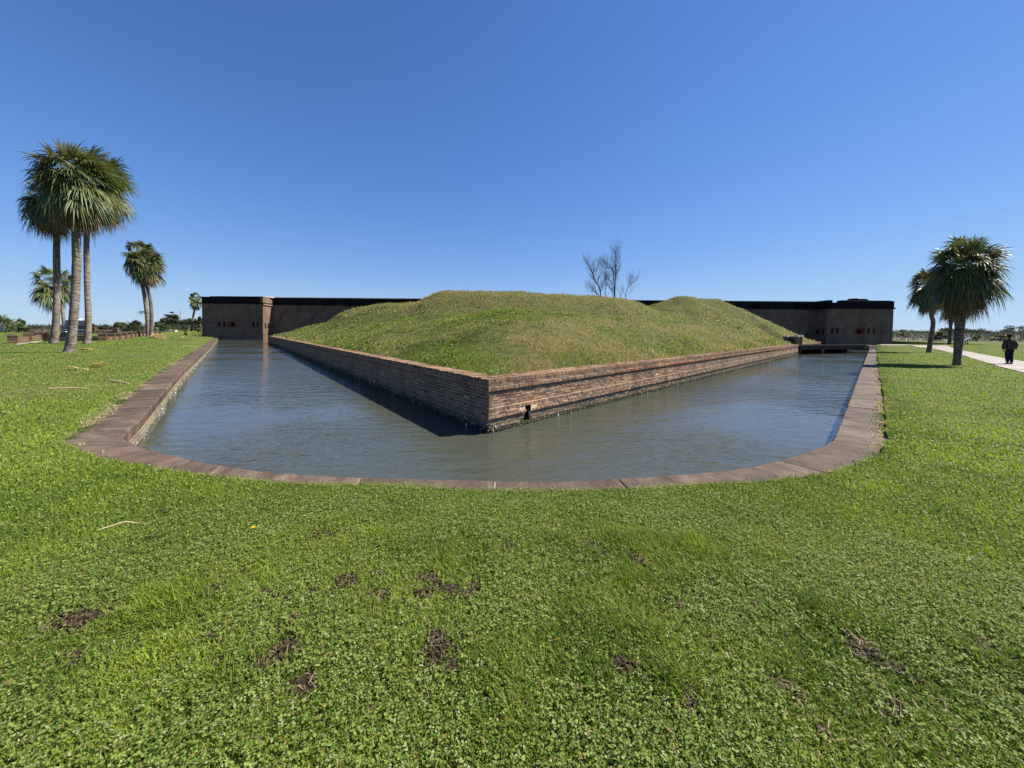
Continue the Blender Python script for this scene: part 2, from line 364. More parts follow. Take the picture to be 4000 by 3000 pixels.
# ------------------------------------------------------------------ ground sheet
sE, _, edge = resample(innc, outc, 0.35)
rad = np.hypot(edge[:, 0], edge[:, 1])
keep = np.ones(len(edge), bool); keep[rad > 14] = (np.arange(len(edge))[rad > 14] % 4 == 0); keep[0] = keep[-1] = True
edge = edge[keep]
jn = (noise2(edge, .25, 9, 2) - .5)[:, None]
tang = np.gradient(edge, axis=0); tang /= np.linalg.norm(tang, axis=1)[:, None]
nrm_e = np.c_[tang[:, 1], -tang[:, 0]]
edge = edge + nrm_e * jn * .10
HOLE = edge.copy()
pts = []
for r0, r1, st in [(0, 8, .35), (8, 30, .9), (30, 130, 2.6)]:
    g = np.arange(-r1, r1 + st, st); xx, yy = np.meshgrid(g, g); q = np.c_[xx.ravel(), yy.ravel()]; q += rng.uniform(-.2, .2, q.shape) * st
    d = np.hypot(q[:, 0], q[:, 1]); q = q[(d >= r0) & (d < r1) & (q[:, 1] > -30)]; pts.append(q)
pts = np.vstack(pts); pts = pts[~inpoly(pts, HOLE)]
from_edge = np.full(len(pts), True)
for i in range(0, len(pts), 5000):
    d = np.min(((pts[i:i + 5000, None, :] - edge[None]) ** 2).sum(2), axis=1); from_edge[i:i + 5000] = d > .03
pts = pts[from_edge]
far = np.array([(math.cos(a) * r, math.sin(a) * r) for r in (160, 250, 450, 900, 2000, 5000) for a in np.linspace(0, 2 * math.pi, 48, endpoint=False)])
far = far[~inpoly(far, HOLE)]
allp = np.vstack([HOLE, pts, far]); nh = len(HOLE)
res = delaunay_2d_cdt([Vector(p) for p in allp], [(i, (i + 1) % nh) for i in range(nh)], [], 0, 1e-5)
gv = np.array([tuple(v) for v in res[0]]); gf = np.array([list(f) for f in res[2]])
cen = gv[gf].mean(1); gf = gf[~inpoly(cen, HOLE)]
z = gz(gv); rr = np.hypot(gv[:, 0], gv[:, 1])
V3 = np.c_[gv, z]
# soil edge down to the coping along the hole
ne = len(edge); eidx = np.array([int(np.argmin(((gv - e) ** 2).sum(1))) for e in edge])
low = np.c_[gv[eidx] + nrm_e * .0, np.full(ne, -.12)]
base = len(V3); V3 = np.vstack([V3, low])
sk = np.array([(eidx[i], eidx[i + 1], base + i + 1, base + i) for i in range(ne - 1)])
me = bpy.data.meshes.new('ground'); me.from_pydata(V3.tolist(), [], gf.tolist() + sk.tolist()); me.update()
me.polygons.foreach_set('use_smooth', [True] * len(me.polygons))
ground = link('ground', me, M_ground); tag(ground, 'mown green lawn with bare soil patches round the brick moat', 'ground', kind='structure')

# ------------------------------------------------------------------ water
bm = MB(); bm.add([(-85, 3.5, ZW), (98, 3.5, ZW), (98, 131, ZW), (-85, 131, ZW)], [(0, 1, 2, 3)])
wat = bm.build('water', water_mat()); tag(wat, 'murky olive moat water rippled by wind, reflecting blue sky', 'water', kind='structure')
bm = MB(); bm.add([(-85, 3.5, -1.6), (98, 3.5, -1.6), (98, 131, -1.6), (-85, 131, -1.6)], [(0, 1, 2, 3)], (.06, .055, .035))
mud = bm.build('moat_bed', M_mortar); tag(mud, 'dark mud bed under the moat water', 'moat bed', kind='structure')

# ------------------------------------------------------------------ moat retaining wall with stone coping
moat = empty('moat_wall', (0, 4.05, 0), 'low brick moat wall capped with worn brown sandstone slabs, curving along the lawn', 'wall')
s_, pi, po = resample(innc, outc, 0.12)
def slab_mesh():
    V = []; Fs = []; UV = []; Cc = []
    rr_ = np.hypot(pi[:, 0], pi[:, 1])
    i = 0; n = len(s_)
    while i < n - 1:
        ln = random.uniform(1.3, 2.6); j = i
        while j < n - 1 and s_[j] - s_[i] < ln: j += 1
        if n - 1 - j < 4: j = n - 1
        step = 1 if rr_[i] < 25 else 6
        idx = list(range(i, j, step)) + [j]
        tone = random.uniform(.74, 1.24); tint = (tone * random.uniform(.97, 1.06), tone, tone * random.uniform(.95, 1.03))
        dz = random.uniform(-.006, .006)
        b0 = len(V); m = len(idx)
        for a, q in enumerate(idx):
            o = po[q] - pi[q]; L = np.linalg.norm(o); o = o / L; tg = np.array([-o[1], o[0]])
            gap = (.008 if a == 0 else -.008 if a == m - 1 else 0)
            tg2 = pi[min(q + 1, n - 1)] - pi[max(q - 1, 0)]; tg2 = tg2 / np.linalg.norm(tg2)
            wob = random.uniform(-.012, .012)
            prof = [(-.05, -.2), (-.06 + wob, -.03), (-.035 + wob, 0 + dz), (L * .5, 0.004 + dz), (L + .3, dz), (L + .3, -.2)]
            for (d, zz) in prof:
                p = pi[q] + o * d + tg2 * gap; V.append((p[0], p[1], zz)); UV.append((s_[q] + b0 * .13, d))
        for a in range(m - 1):
            for k in range(5):
                Fs.append((b0 + a * 6 + k, b0 + (a + 1) * 6 + k, b0 + (a + 1) * 6 + k + 1, b0 + a * 6 + k + 1)); Cc.append(tint)
        Fs.append(tuple(b0 + k for k in range(6))); Cc.append(tint)
        Fs.append(tuple(b0 + (m - 1) * 6 + k for k in range(5, -1, -1))); Cc.append(tint)
        i = j
    me = bpy.data.meshes.new('coping'); me.from_pydata(V, [], Fs); me.update()
    uv = me.uv_layers.new(name='UVMap')
    li = np.empty(len(me.loops), dtype=np.int32); me.loops.foreach_get('vertex_index', li)
    uv.data.foreach_set('uv', np.array(UV, dtype=np.float32)[li].ravel())
    a = me.attributes.new('Col', 'FLOAT_COLOR', 'FACE'); a.data.foreach_set('color', np.array([(*c, 1) for c in Cc], dtype=np.float32).ravel())
    bm2 = bmesh.new(); bm2.from_mesh(me); bmesh.ops.recalc_face_normals(bm2, faces=bm2.faces); bm2.to_mesh(me); bm2.free()
    return me
cop = link('coping', slab_mesh(), M_stone); cop.parent = moat; cop.location = (0, -4.05, 0)
# mortar under the slab joints, and the stepped brick face below
def sweep(prof, cols, step=1):
    V = []; Fs = []; Cc = []; k = len(prof); idx = list(range(0, len(s_), step))
    for q in idx:
        o = po[q] - pi[q]; o = o / np.linalg.norm(o)
        for (d, zz) in prof: p = pi[q] + o * d; V.append((p[0], p[1], zz))
    for a in range(len(idx) - 1):
        for b in range(k - 1): Fs.append((a * k + b, (a + 1) * k + b, (a + 1) * k + b + 1, a * k + b + 1)); Cc.append(cols[b])
    return V, Fs, Cc
b = MB(); V, Fs, Cc = sweep([(-.025, -.19), (-.025, -.006), (.9, -.006)], [(.3, .25, .2)] * 2, 3); b.add(V, Fs); b.c = Cc
b.build('mortar_bed', M_mortar, moat).location = (0, -4.05, 0)
br, lit_ledge = (.13, .093, .06), (.28, .22, .14)  # brick risers; ledge tops paler, sunlight on the steps put into the colour
prof = [(-.0, -.2), (-.0, -.225), (-.015, -.228), (-.015, -.262), (-.03, -.265), (-.03, -.3), (-.045, -.303), (-.045, -.4), (-.05, -.43), (-.055, -.47), (-.06, -1.6)]
cols = [br, lit_ledge, br, lit_ledge, br, (.2, .175, .13), (.19, .175, .13), (.16, .15, .1), (.05, .06, .025), (.03, .035, .02)]
b = MB(); V, Fs, Cc = sweep(prof, cols, 3); b.add(V, Fs); b.c = Cc
b.build('stepped_brick_face', M_brick, moat).location = (0, -4.05, 0)
# shells along the waterline of this wall
def shells(line, cnt, zr, seed):
    r = np.random.default_rng(seed); V = []; Fs = []; Cc = []
    for _ in range(cnt):
        p, o = line(r); sz = r.uniform(.007, .02); zz = ZW + r.random() ** 1.6 * zr
        c = np.array([p[0], p[1], zz]); b0 = len(V)
        for _k in range(4): V.append(tuple(c + np.r_[o * r.uniform(.0, .03), 0] + r.normal(0, sz, 3) * (1, 1, 1.5)))
        g = r.uniform(.1, .42)
        for f in ((0, 1, 2), (0, 2, 3), (0, 1, 3), (1, 2, 3)): Fs.append(tuple(b0 + i for i in f)); Cc.append((g, g * .97, g * .88))
    b = MB(); b.v = V; b.f = Fs; b.c = Cc; return b
def ln_moat(r):
    while True:
        q = int(r.integers(0, len(pi)))
        if np.hypot(*pi[q]) < 40: break
    o = po[q] - pi[q]; o = o / np.linalg.norm(o); return pi[q] - o * .05, -o
shells(ln_moat, 700, .09, 5).build('oyster_shell', M_shell, moat).location = (0, -4.05, 0)

# ------------------------------------------------------------------ brick scarp wall of the mound
scarp = empty('brick_wall', (K[0], K[1], ZW), 'weathered brick wall with corbelled courses rising from the water to a sharp corner', 'wall')
LOC = (-K[0], -K[1], -ZW)
rows = [  # height, brick width, projection, from the top down
    (.105, .075, .055), (.085, .215, .05), (.115, .075, .06), (.085, .11, .0), (.085, .215, .0), (.085, .215, .003), (.085, .215, .006), (.085, .215, .01),
    (.11, .075, .035), (.085, .215, .04), (.085, .11, .045), (.085, .11, -.02), (.085, .215, -.015), (.085, .215, -.01), (.09, .215, -.005), (.09, .215, 0.0), (.2, .215, 0.0)]
def u0(o): m = o * (nL + nR) / (1 + nL @ nR); return float((m - o * nR) @ dR)
rows = [(h_ * .847, w_, p_ * .9) for h_, w_, p_ in rows]
HOLEU = (1.12, 1.28)
def face(d, n, L, sign):
    V = []; Fc = []; Cc = []
    zt = ZTOP
    for ri, (h, bw, pr) in enumerate(rows):
        zb = zt - h; u = u0(pr) + (0 if ri % 2 else -.0); first = True
        if ri % 2: cnt0 = bw * .5
        else: cnt0 = bw
        stepw = cnt0
        while u < L:
            wd = stepw if first else bw * random.uniform(.93, 1.06)
            wd *= 1 if u < 30 else 2
            a0, a1 = u, u + wd - .009; first = False; u += wd
            if sign > 0 and ri in (9, 10, 11, 12, 13) and a1 > HOLEU[0] + (ri % 3) * .03 and a0 < HOLEU[1] + ((ri * 7) % 4) * .03: continue
            jit = random.uniform(-.007, .007) - (random.random() < .05) * .008
            zj = random.uniform(-.004, .004); hj = .024 if ri > 0 else .012
            o0, o1 = pr + jit - .06, pr + jit
            if first is False and a0 <= u0(pr) + 1e-6: o1 = pr
            b0 = len(V)
            P = [K + d * a0 + n * o1, K + d * a1 + n * (o1 + random.uniform(-.003, .003)), K + d * a1 + n * o0, K + d * a0 + n * o0]
            for zz in (zb + hj * .5 + zj, zt - hj * .5 + zj):
                for q in P: V.append((q[0], q[1], zz))
            t = random.random(); tone = random.uniform(.72, 1.2)
            cbase = np.array((.2, .122, .077)) * (1 - t) + np.array((.25, .175, .118)) * t
            if random.random() < .025: cbase = np.array((.24, .1, .065))
            if random.random() < .08: cbase = np.array((.14, .09, .07))
            if ri == 2 and 5 < u < 26 and random.random() < .6: cbase = np.array((.25, .095, .055))
            if ri in (11, 12, 13): cbase = cbase * .55 + np.array((.24, .195, .14)) * .45
            zm = (zt + zb) / 2
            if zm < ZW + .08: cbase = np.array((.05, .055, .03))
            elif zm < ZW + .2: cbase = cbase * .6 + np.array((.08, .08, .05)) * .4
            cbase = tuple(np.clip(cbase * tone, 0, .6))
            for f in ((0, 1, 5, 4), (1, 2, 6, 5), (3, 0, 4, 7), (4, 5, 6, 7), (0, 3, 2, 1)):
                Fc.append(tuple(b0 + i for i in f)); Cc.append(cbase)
        zt = zb
    b = MB(); b.v = V; b.f = Fc; b.c = Cc
    bmx = b.build('brick_face', M_brick, scarp); bmx.location = LOC
    m2 = bmesh.new(); m2.from_mesh(bmx.data); bmesh.ops.recalc_face_normals(m2, faces=m2.faces); m2.to_mesh(bmx.data); m2.free()
    # mortar behind the bricks
    b = MB(); zt = ZTOP
    for ri, (h, bw, pr) in enumerate(rows):
        zb = zt - h; o = pr - .014
        segs = [(u0(o), L)]
        if sign > 0 and ri in (9, 10, 11, 12, 13): segs = [(u0(o), HOLEU[0]), (HOLEU[1] + .05, L)]
        for (a, c) in segs:
            P = [K + d * a + n * o, K + d * c + n * o, K + d * c + n * (o - .03), K + d * a + n * (o - .03)]
            vs = [(q[0], q[1], zz) for zz in (zb, zt - .002) for q in P]
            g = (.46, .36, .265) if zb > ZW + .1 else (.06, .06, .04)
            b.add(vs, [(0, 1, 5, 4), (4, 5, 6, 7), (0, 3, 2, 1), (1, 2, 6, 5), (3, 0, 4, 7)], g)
        zt = zb
    b.build('mortar', M_mortar, scarp).location = LOC
face(dR, nR, LENR, 1); face(dL, nL, LENL, -1)
# far return of the wall and the core
b = MB()
back = (CL - CR) / np.linalg.norm(CL - CR); nb = np.array([back[1], -back[0]]); nb = nb if nb[1] > 0 else -nb
b.add([(CR[0], CR[1], -1.4), (CL[0], CL[1], -1.4), (CL[0], CL[1], ZTOP - .01), (CR[0], CR[1], ZTOP - .01)], [(0, 1, 2, 3)], (.25, .17, .12))
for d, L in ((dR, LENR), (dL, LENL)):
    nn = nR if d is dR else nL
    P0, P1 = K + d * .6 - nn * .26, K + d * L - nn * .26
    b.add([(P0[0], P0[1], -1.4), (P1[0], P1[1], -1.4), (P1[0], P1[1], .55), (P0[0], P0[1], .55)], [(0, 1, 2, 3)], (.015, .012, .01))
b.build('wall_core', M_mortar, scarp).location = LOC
# brick paving on top of the wall
b = MB()
for d, n, L in ((dR, nR, LENR), (dL, nL, LENL)):
    for ro in range(2):
        oi, oo = .045 - ro * .24, .045 - (ro + 1) * .24
        u = u0(oi) if ro == 0 else u0(oi) + .02
        while u < L:
            wd = .078 if u < 25 else .3
            a0, a1 = max(u, u0(oo) * -1 if ro else u), u + wd - .008
            zt = ZTOP + random.uniform(-.006, .012)
            g = random.uniform(.8, 1.25); cc = (.25 * g, .145 * g, .09 * g) if random.random() < .6 else (.32 * g, .225 * g, .15 * g)
            o0 = oi - .006; o1 = oo
            if ro == 0 and a1 - u0(oi) < .24: o1 = oi - max(.02, (a0 - u0(oi)) * 1.2 + .02); 
            if ro == 1 and a1 < .30: u += wd; continue
            P = [K + d * a0 + n * o0, K + d * a1 + n * o0, K + d * a1 + n * o1, K + d * a0 + n * o1]
            vs = [(q[0], q[1], zz) for zz in (ZTOP - .02, zt) for q in P]
            b.add(vs, [(4, 5, 6, 7), (0, 1, 5, 4), (1, 2, 6, 5), (3, 0, 4, 7), (2, 3, 7, 6)], cc); u += wd
b.build('brick_cap', M_brick, scarp).location = LOC
def ln_r(r): u = r.random() ** 1.7 * 40; return K + dR * u + nR * .0, nR
def ln_l(r): u = r.random() ** 1.5 * 50; return K + dL * u + nL * .0, nL
shells(ln_r, 420, .17, 11).build('oyster_shell', M_shell, scarp).location = LOC
shells(ln_l, 900, .28, 12).build('oyster_shell', M_shell, scarp).location = LOC

# ------------------------------------------------------------------ the earth mound
BR = np.array([32.7, 42.5])            # where the footbridge meets the wall
def sst(t): t = np.clip(t, 0, 1); return t * t * (3 - 2 * t)
def capsule(P, A, B, r):
    A, B = np.array(A), np.array(B); ab = B - A; t = np.clip(((P - A) @ ab) / (ab @ ab), 0, 1)
    return np.maximum(np.linalg.norm(P - (A + t[:, None] * ab), axis=1) - r, 0)
def mz(P):
    P = np.asarray(P, float)
    sL = -(P - K) @ nL; sR = -(P - K) @ nR; sB = -(P - CR) @ nb
    k = 2.0; s = -np.logaddexp(-sL / k, -sR / k) * k; s = np.minimum(np.minimum(sL, sR), s + k * .35)
    rise = .36 * np.clip(s - .35, 0, 99); k2 = .2; h = .63 - k2 * np.logaddexp(-rise / k2, -2.22 / k2) + k2 * np.logaddexp(0, -2.22 / k2)
    h = np.minimum(h, .63 + np.clip(sB, 0, 99) * .6)
    def add(h, d, wdt, top):
        return np.maximum(h, h + (top - h) * (1 - sst(d / wdt)))
    def cone(h, d, slope, top):
        c = top - slope * d; k = .3; return np.where(c - h > 8 * k, c, np.where(h - c > 8 * k, h, k * np.logaddexp(c / k, h / k)))
    h = add(h, capsule(P, (-5.2, 38.6), (1.7, 39.1), 1.3), 7.8, 5.8)
    h = add(h, capsule(P, (1.7, 39.1), (9.1, 39.1), 1.3), 7.8, 5.4)
    h = add(h, capsule(P, (-11.3, 44.3), (-16.5, 48.6), 1.3), 7.8, 5.0)
    h = cone(h, capsule(P, (16.5, 40), (20.8, 40.8), .9), .45, 4.55)
    h = cone(h, capsule(P, (23.4, 51.2), (30, 52.5), .9), .37, 6.75)
    # ramp cut down to the bridge
    q = P - BR; inn_ = q @ (-nR); al = q @ dR
    capz = .68 + .48 * np.maximum(np.abs(al) - 1.5, 0) + .95 * np.clip(inn_ - 5, 0, 99)
    h = np.minimum(h, capz)
    h = np.minimum(h, .63 + .66 * np.clip(np.minimum(sL, sR) - .35, 0, 99))
    nz = ((noise2(P, 2.6, 21, 3) - .5) * .5 + (noise2(P, .8, 22, 2) - .5) * .2) * np.clip(s / 2, .1, 1)
    return h + nz
st = .4; xs = np.arange(-44, 54, st); ys = np.arange(7, 66, st); xx, yy = np.meshgrid(xs, ys)
P = np.c_[xx.ravel(), yy.ravel()]
sLm = -(P - K) @ nL; sRm = -(P - K) @ nR; sBm = -(P - CR) @ nb
ok = (sLm > .36 - st) & (sRm > .36 - st) & (sBm > -st)
# pull border vertices onto the inside line of the cap
P2 = P.copy()
for it in range(3):
    for nn, off, org in ((nL, .36, K), (nR, .36, K)):
        s = -(P2 - org) @ nn; mv = s < off; P2[mv] += -nn * (off - s[mv])[:, None]
    s = -(P2 - CR) @ nb; mv = s < 0; P2[mv] += -nb * (0 - s[mv])[:, None]
Z = mz(P2); idx = -np.ones(len(P), int); idx[ok] = np.arange(ok.sum()); idx = idx.reshape(xx.shape)
a_, b_, c_, d_ = idx[:-1, :-1], idx[:-1, 1:], idx[1:, 1:], idx[1:, :-1]
q = np.stack([a_, b_, c_, d_], -1).reshape(-1, 4); q = q[(q >= 0).all(1)]
mound = link('earth_mound', npmesh('earth_mound', np.c_[P2, Z][ok], q, smooth=True), mound_mat())
tag(mound, 'grassy earthwork mound with humps behind the brick wall', 'mound', kind='structure')

# ------------------------------------------------------------------ blades: vectorised
def blades(P, length, width, yaw, lean, col, two=False):
    """quads; P (n,3)"""
    n = len(P); side = np.c_[np.cos(yaw), np.sin(yaw), np.zeros(n)]; az = yaw + math.pi / 2 + rng.uniform(-.7, .7, n)
    dirv = np.c_[np.cos(az) * np.sin(lean), np.sin(az) * np.sin(lean), np.cos(lean)]
    W = side * (width * .5)[:, None]; Lv = dirv * length[:, None]
    if not two:
        V = np.stack([P - W, P + W, P + Lv + W * .3, P + Lv - W * .3], 1).reshape(-1, 3)
        return V, np.arange(4 * n).reshape(n, 4), col
    l2 = np.clip(lean + rng.uniform(.2, .9, n), 0, 2.0)
    d2 = np.c_[np.cos(az) * np.sin(l2), np.sin(az) * np.sin(l2), np.cos(l2)]
    M = P + Lv * .55; T = M + d2 * (length * .5)[:, None]
    V = np.stack([P - W * .8, P + W * .8, M + W, M - W, T + W * .12, T - W * .12], 1).reshape(-1, 3)
    i = np.arange(n)[:, None] * 6
    Fq = np.concatenate([i + [0, 1, 2, 3], i + [3, 2, 4, 5]], 1).reshape(-1, 4)
    return V, Fq, np.repeat(col, 2, axis=0)
def leafs(P, size, col):
    """small broad leaves facing mostly up"""
    n = len(P); yaw = rng.uniform(0, 2 * math.pi, n); tl = rng.uniform(0, .85, n); ta = rng.uniform(0, 2 * math.pi, n)
    nz_ = np.c_[np.sin(tl) * np.cos(ta), np.sin(tl) * np.sin(ta), np.cos(tl)]
    u = np.c_[np.cos(yaw), np.sin(yaw), np.zeros(n)]; u -= nz_ * (u * nz_).sum(1)[:, None]; u /= np.linalg.norm(u, axis=1)[:, None]
    v = np.cross(nz_, u); s = size[:, None]
    V = np.stack([P - u * s * .15, P + u * s * .5 - v * s * .48, P + u * s * .95, P + u * s * .5 + v * s * .48], 1).reshape(-1, 3)
    return V, np.arange(4 * n).reshape(n, 4), col
def joinq(parts):
    V = []; Fq = []; Cc = []; o = 0
    for v, f, c in parts: V.append(v); Fq.append(f + o); Cc.append(c); o += len(v)
    return np.vstack(V), np.vstack(Fq), np.vstack(Cc)
def lerp(a, b, t): return np.asarray(a)[None] * (1 - t[:, None]) + np.asarray(b)[None] * t[:, None]

# path edges first, to keep the grass off it
up = [(3441, 1345.5), (3540, 1347), (3621, 1348.5), (3691, 1350), (3715, 1358), (3750, 1368), (3809, 1379), (3903, 1397), (4000, 1413), (4120, 1438)]
lo = [(3441, 1351), (3540, 1352.5), (3600, 1354), (3637, 1360), (3680, 1370), (3724, 1380), (3774, 1392), (3809, 1404), (3856, 1418), (3927, 1439), (4060, 1475)]
def ground_hit(px, py):
    Y = 40.0
    for _ in range(40):
        p = at(px, py, Y); zt = float(gz([(p.x, p.y)])[0]); e = p.z - zt
        h0 = (CAMH - p.z) / Y
        Y = .5 * Y + .5 * (CAMH - zt) / max(h0, .004)
    p = at(px, py, Y); return np.array([p.x, p.y])
PU = np.array([ground_hit(*a) for a in up]); PL = np.array([ground_hit(*a) for a in lo])
dv_ = (PU[-1] - PU[-4]) / np.linalg.norm(PU[-1] - PU[-4]) * 30; PU = np.vstack([PU, PU[-1] + dv_]); PL = np.vstack([PL, PL[-1] + dv_])
def rs(Pn, n):
    L = np.r_[0, np.cumsum(np.linalg.norm(np.diff(Pn, axis=0), axis=1))]; s = np.linspace(0, L[-1], n)
    return np.c_[np.interp(s, L, Pn[:, 0]), np.interp(s, L, Pn[:, 1])]
PATH = np.vstack([PU, PL[::-1]])
SLAB = [(57, 1348), (100, 1339.5), (140, 1334), (185, 1330.5), (185, 1333), (145, 1338.5), (105, 1344), (70, 1348.5)]
SLABP = np.array([ground_hit(*a) for a in SLAB])

# soil scrapes read off the photo: px, py, radius
SOIL = [(1660, 2285, .12), (1740, 2300, .1), (1820, 2330, .13), (1490, 2345, .13), (1720, 2545, .17), (1690, 2500, .12), (1040, 2570, .16), (330, 2415, .2), (420, 2400, .14), (1270, 2085, .14), (2015, 2145, .1),
        (2480, 2190, .17), (3330, 2520, .1), (3040, 2665, .12), (3900, 2560, .16), (2300, 2135, .09), (1330, 2290, .1), (1950, 2210, .06), (2720, 2740, .08), (800, 2330, .1), (1180, 2690, .1), (3420, 2600, .09), (620, 2010, .1)]
SOIL += [(random.uniform(100, 3900), random.uniform(2050, 2850), random.uniform(.03, .07)) for _ in range(26)]
SOILP = np.array([(*atz(a, b_2, .1)[:2], r) for a, b_2, r in SOIL])
def soil(Pq):
    m = np.zeros(len(Pq))
    jx = np.c_[noise2(Pq, .1, 31, 2) - .5, noise2(Pq, .1, 32, 2) - .5] * .22
    for x, y, r in SOILP * [1, 1, .53]: m = np.maximum(m, np.clip(1.25 - np.hypot((Pq[:, 0] + jx[:, 0] - x) / 1.3, Pq[:, 1] + jx[:, 1] - y) / r, 0, 1))
    return m

def lawn(n, r0, r1, a0=R(8), a1=R(172)):
    # density ~ 1/r^2 beyond 3 m, even inside
    if r0 < 3: r = np.sqrt(rng.uniform(r0 ** 2, r1 ** 2, n))
    else: r = np.exp(rng.uniform(math.log(r0), math.log(r1), n))
    a = rng.uniform(a0, a1, n)
    Pq = np.c_[r * np.cos(a), r * np.sin(a)]
    Pq = Pq[~inpoly(Pq, HOLE)]; Pq = Pq[~inpoly(Pq, PATH)]; Pq = Pq[~inpoly(Pq, SLABP)]
    return Pq
def lawn_cols(Pq, n):
    big = noise2(Pq, 3.5, 1, 3); mid = noise2(Pq, .55, 2, 3); ras = rng.random(n)
    g = lerp((.066, .122, .01), (.235, .3, .036), np.clip(ras * .75 + (mid - .5) * 1.2 + .1, 0, 1))
    rr_ = np.hypot(Pq[:, 0], Pq[:, 1])
    dry = np.clip((big - .52) * 4.0, 0, 1) * np.clip((rr_ - 3) / 5, .12, 1)
    isdry = rng.random(n) < (.03 + .5 * dry)
    d = lerp((.2, .17, .06), (.31, .27, .12), rng.random(n)); fr_ = np.clip((rr_ - 4) / 5, 0, 1)[:, None]
    d = d * (1 - fr_) + lerp((.17, .17, .045), (.25, .245, .085), rng.random(n)) * fr_
    g[isdry] = d[isdry]; g = g * (1 + fr_ * [.12, .2, .02])
    return g
GD = 1.0
parts = []
# near field: bent grass blades
Pq = lawn(int(300000 * GD), .9, 3.4); n = len(Pq); sl = soil(Pq); tuft = noise2(Pq, .35, 5, 2)
k = rng.random(n) < np.clip(1.0 - sl * 1.25, .08, 1) * np.where(tuft > .5, 1, .7); Pq, tuft = Pq[k], tuft[k]; n = len(Pq)
ln = rng.uniform(.022, .05, n) * (.85 + np.clip((tuft - .6) * 5, 0, 1.3)); z = gz(Pq)
parts.append(blades(np.c_[Pq, z], ln, rng.uniform(.003, .0055, n), rng.uniform(0, 6.28, n), rng.uniform(.15, 1.1, n), lawn_cols(Pq, n), True))
# near field: clover leaflets
Pq = lawn(int(140000 * GD), .9, 4.2); n = len(Pq); sl = soil(Pq); cl = noise2(Pq, .45, 6, 3)
k = rng.random(n) < np.clip(1 - sl * 1.5, .03, 1) * np.clip((cl - .3) * 3.2, .22, 1); Pq = Pq[k]; n = len(Pq)
hz = gz(Pq) + rng.uniform(.008, .045, n); sz = rng.uniform(.006, .013, n)
cc = lerp((.08, .138, .018), (.24, .3, .07), rng.random(n)); yl = rng.random(n) < .02; cc[yl] = (.26, .19, .04); pale = rng.random(n) < .1; cc[pale] = (.29, .33, .15)
for kk in range(3):
    off = rng.normal(0, .006, (n, 2)); parts.append(leafs(np.c_[Pq + off, hz + rng.normal(0, .002, n)], sz, cc))
# thatch: straw lying flat, thicker on the bare soil
Pq = lawn(int(46000 * GD), .9, 3.6); n = len(Pq); sl = soil(Pq)
k = rng.random(n) < np.clip(.2 + sl * .8, 0, 1); Pq = Pq[k]; n = len(Pq)
cc = lerp((.16, .12, .06), (.42, .34, .2), rng.random(n))
parts.append(blades(np.c_[Pq, gz(Pq) + rng.uniform(.003, .03, n)], rng.uniform(.02, .065, n), rng.uniform(.0018, .0035, n), rng.uniform(0, 6.28, n), rng.uniform(1.1, 1.65, n), cc, True))
# crumbs of dark earth on the scrapes
Pq = np.vstack([np.c_[rng.normal(x, r * .75, int(r * 11000)), rng.normal(y, r * .55, int(r * 11000))] for x, y, r in SOILP]); Pq = Pq[soil(Pq) > rng.uniform(.1, .6, len(Pq))]; n = len(Pq)
parts.append(leafs(np.c_[Pq, gz(Pq) + rng.uniform(.002, .016, n)], rng.uniform(.008, .026, n), lerp((.02, .015, .009), (.1, .072, .045), rng.random(n))))
V, Fq, Cc = joinq(parts)
# middle and far field
parts = [(V, Fq, Cc)]
for (cnt, r0, r1) in ((360000, 3.2, 10), (520000, 10, 115)):
    Pq = lawn(int(cnt * GD), r0, r1); n = len(Pq); r = np.hypot(Pq[:, 0], Pq[:, 1]); f = r / 3.0; sl = soil(Pq)
    k = rng.random(n) > sl * .9; Pq, r, f = Pq[k], r[k], f[k]; n = len(Pq)
    ln = rng.uniform(.02, .045, n) * np.clip(f, 1, 1.5); wd = rng.uniform(.003, .005, n) * f
    parts.append(blades(np.c_[Pq, gz(Pq) - .005], ln, wd, rng.uniform(0, 6.28, n), rng.uniform(.2, 1.3, n), lawn_cols(Pq, n) * (1 - .25 * np.clip((r - 6) / 10, 0, 1))[:, None] + np.array([[.036, .047, .008]]) * np.clip((r - 6) / 10, 0, 1)[:, None]))
    m2 = int(n * (.2 if r0 < 5 else .07)); Q = Pq[:m2] + rng.normal(0, .05, (m2, 2)); Q = Q[~inpoly(Q, HOLE)]; m2 = len(Q)
    fr = np.hypot(Q[:, 0], Q[:, 1]) / 3.0
    cc = lerp((.08, .138, .018), (.24, .3, .07), rng.random(m2))
    parts.append(leafs(np.c_[Q, gz(Q) + rng.uniform(.01, .045, m2)], rng.uniform(.011, .017, m2) * np.clip(fr * .8, 1, 3), cc))
# ragged fringe over the coping, green weeds and straw
i = rng.integers(0, ne, 26000); jj = edge[i] + rng.normal(0, .05, (len(i), 2)) - nrm_e[i] * rng.uniform(-.07, .12, len(i))[:, None] * (1 if True else 0)
rj = np.hypot(jj[:, 0], jj[:, 1]); jj = jj[rj < 45]; n = len(jj); fr = np.clip(np.hypot(jj[:, 0], jj[:, 1]) / 4, 1, 5)
sel = noise2(jj, .5, 41, 2)
cc = np.where((sel > .5)[:, None], lerp((.3, .25, .14), (.46, .4, .25), rng.random(n)), lerp((.04, .1, .012), (.1, .17, .03), rng.random(n)))
parts.append(blades(np.c_[jj, np.where(inpoly(jj, HOLE), 0.0, gz(jj) - .01)], rng.uniform(.02, .06, n), rng.uniform(.004, .007, n) * fr, rng.uniform(0, 6.28, n), rng.uniform(.3, 1.3, n), cc))
V, Fq, Cc = joinq(parts)
gr = link('grass', npmesh('grass', V, Fq, Cc), M_grass); tag(gr, 'short lawn grass and clover with straw and dry patches', 'grass', kind='stuff')
print('LAWN', len(Fq))

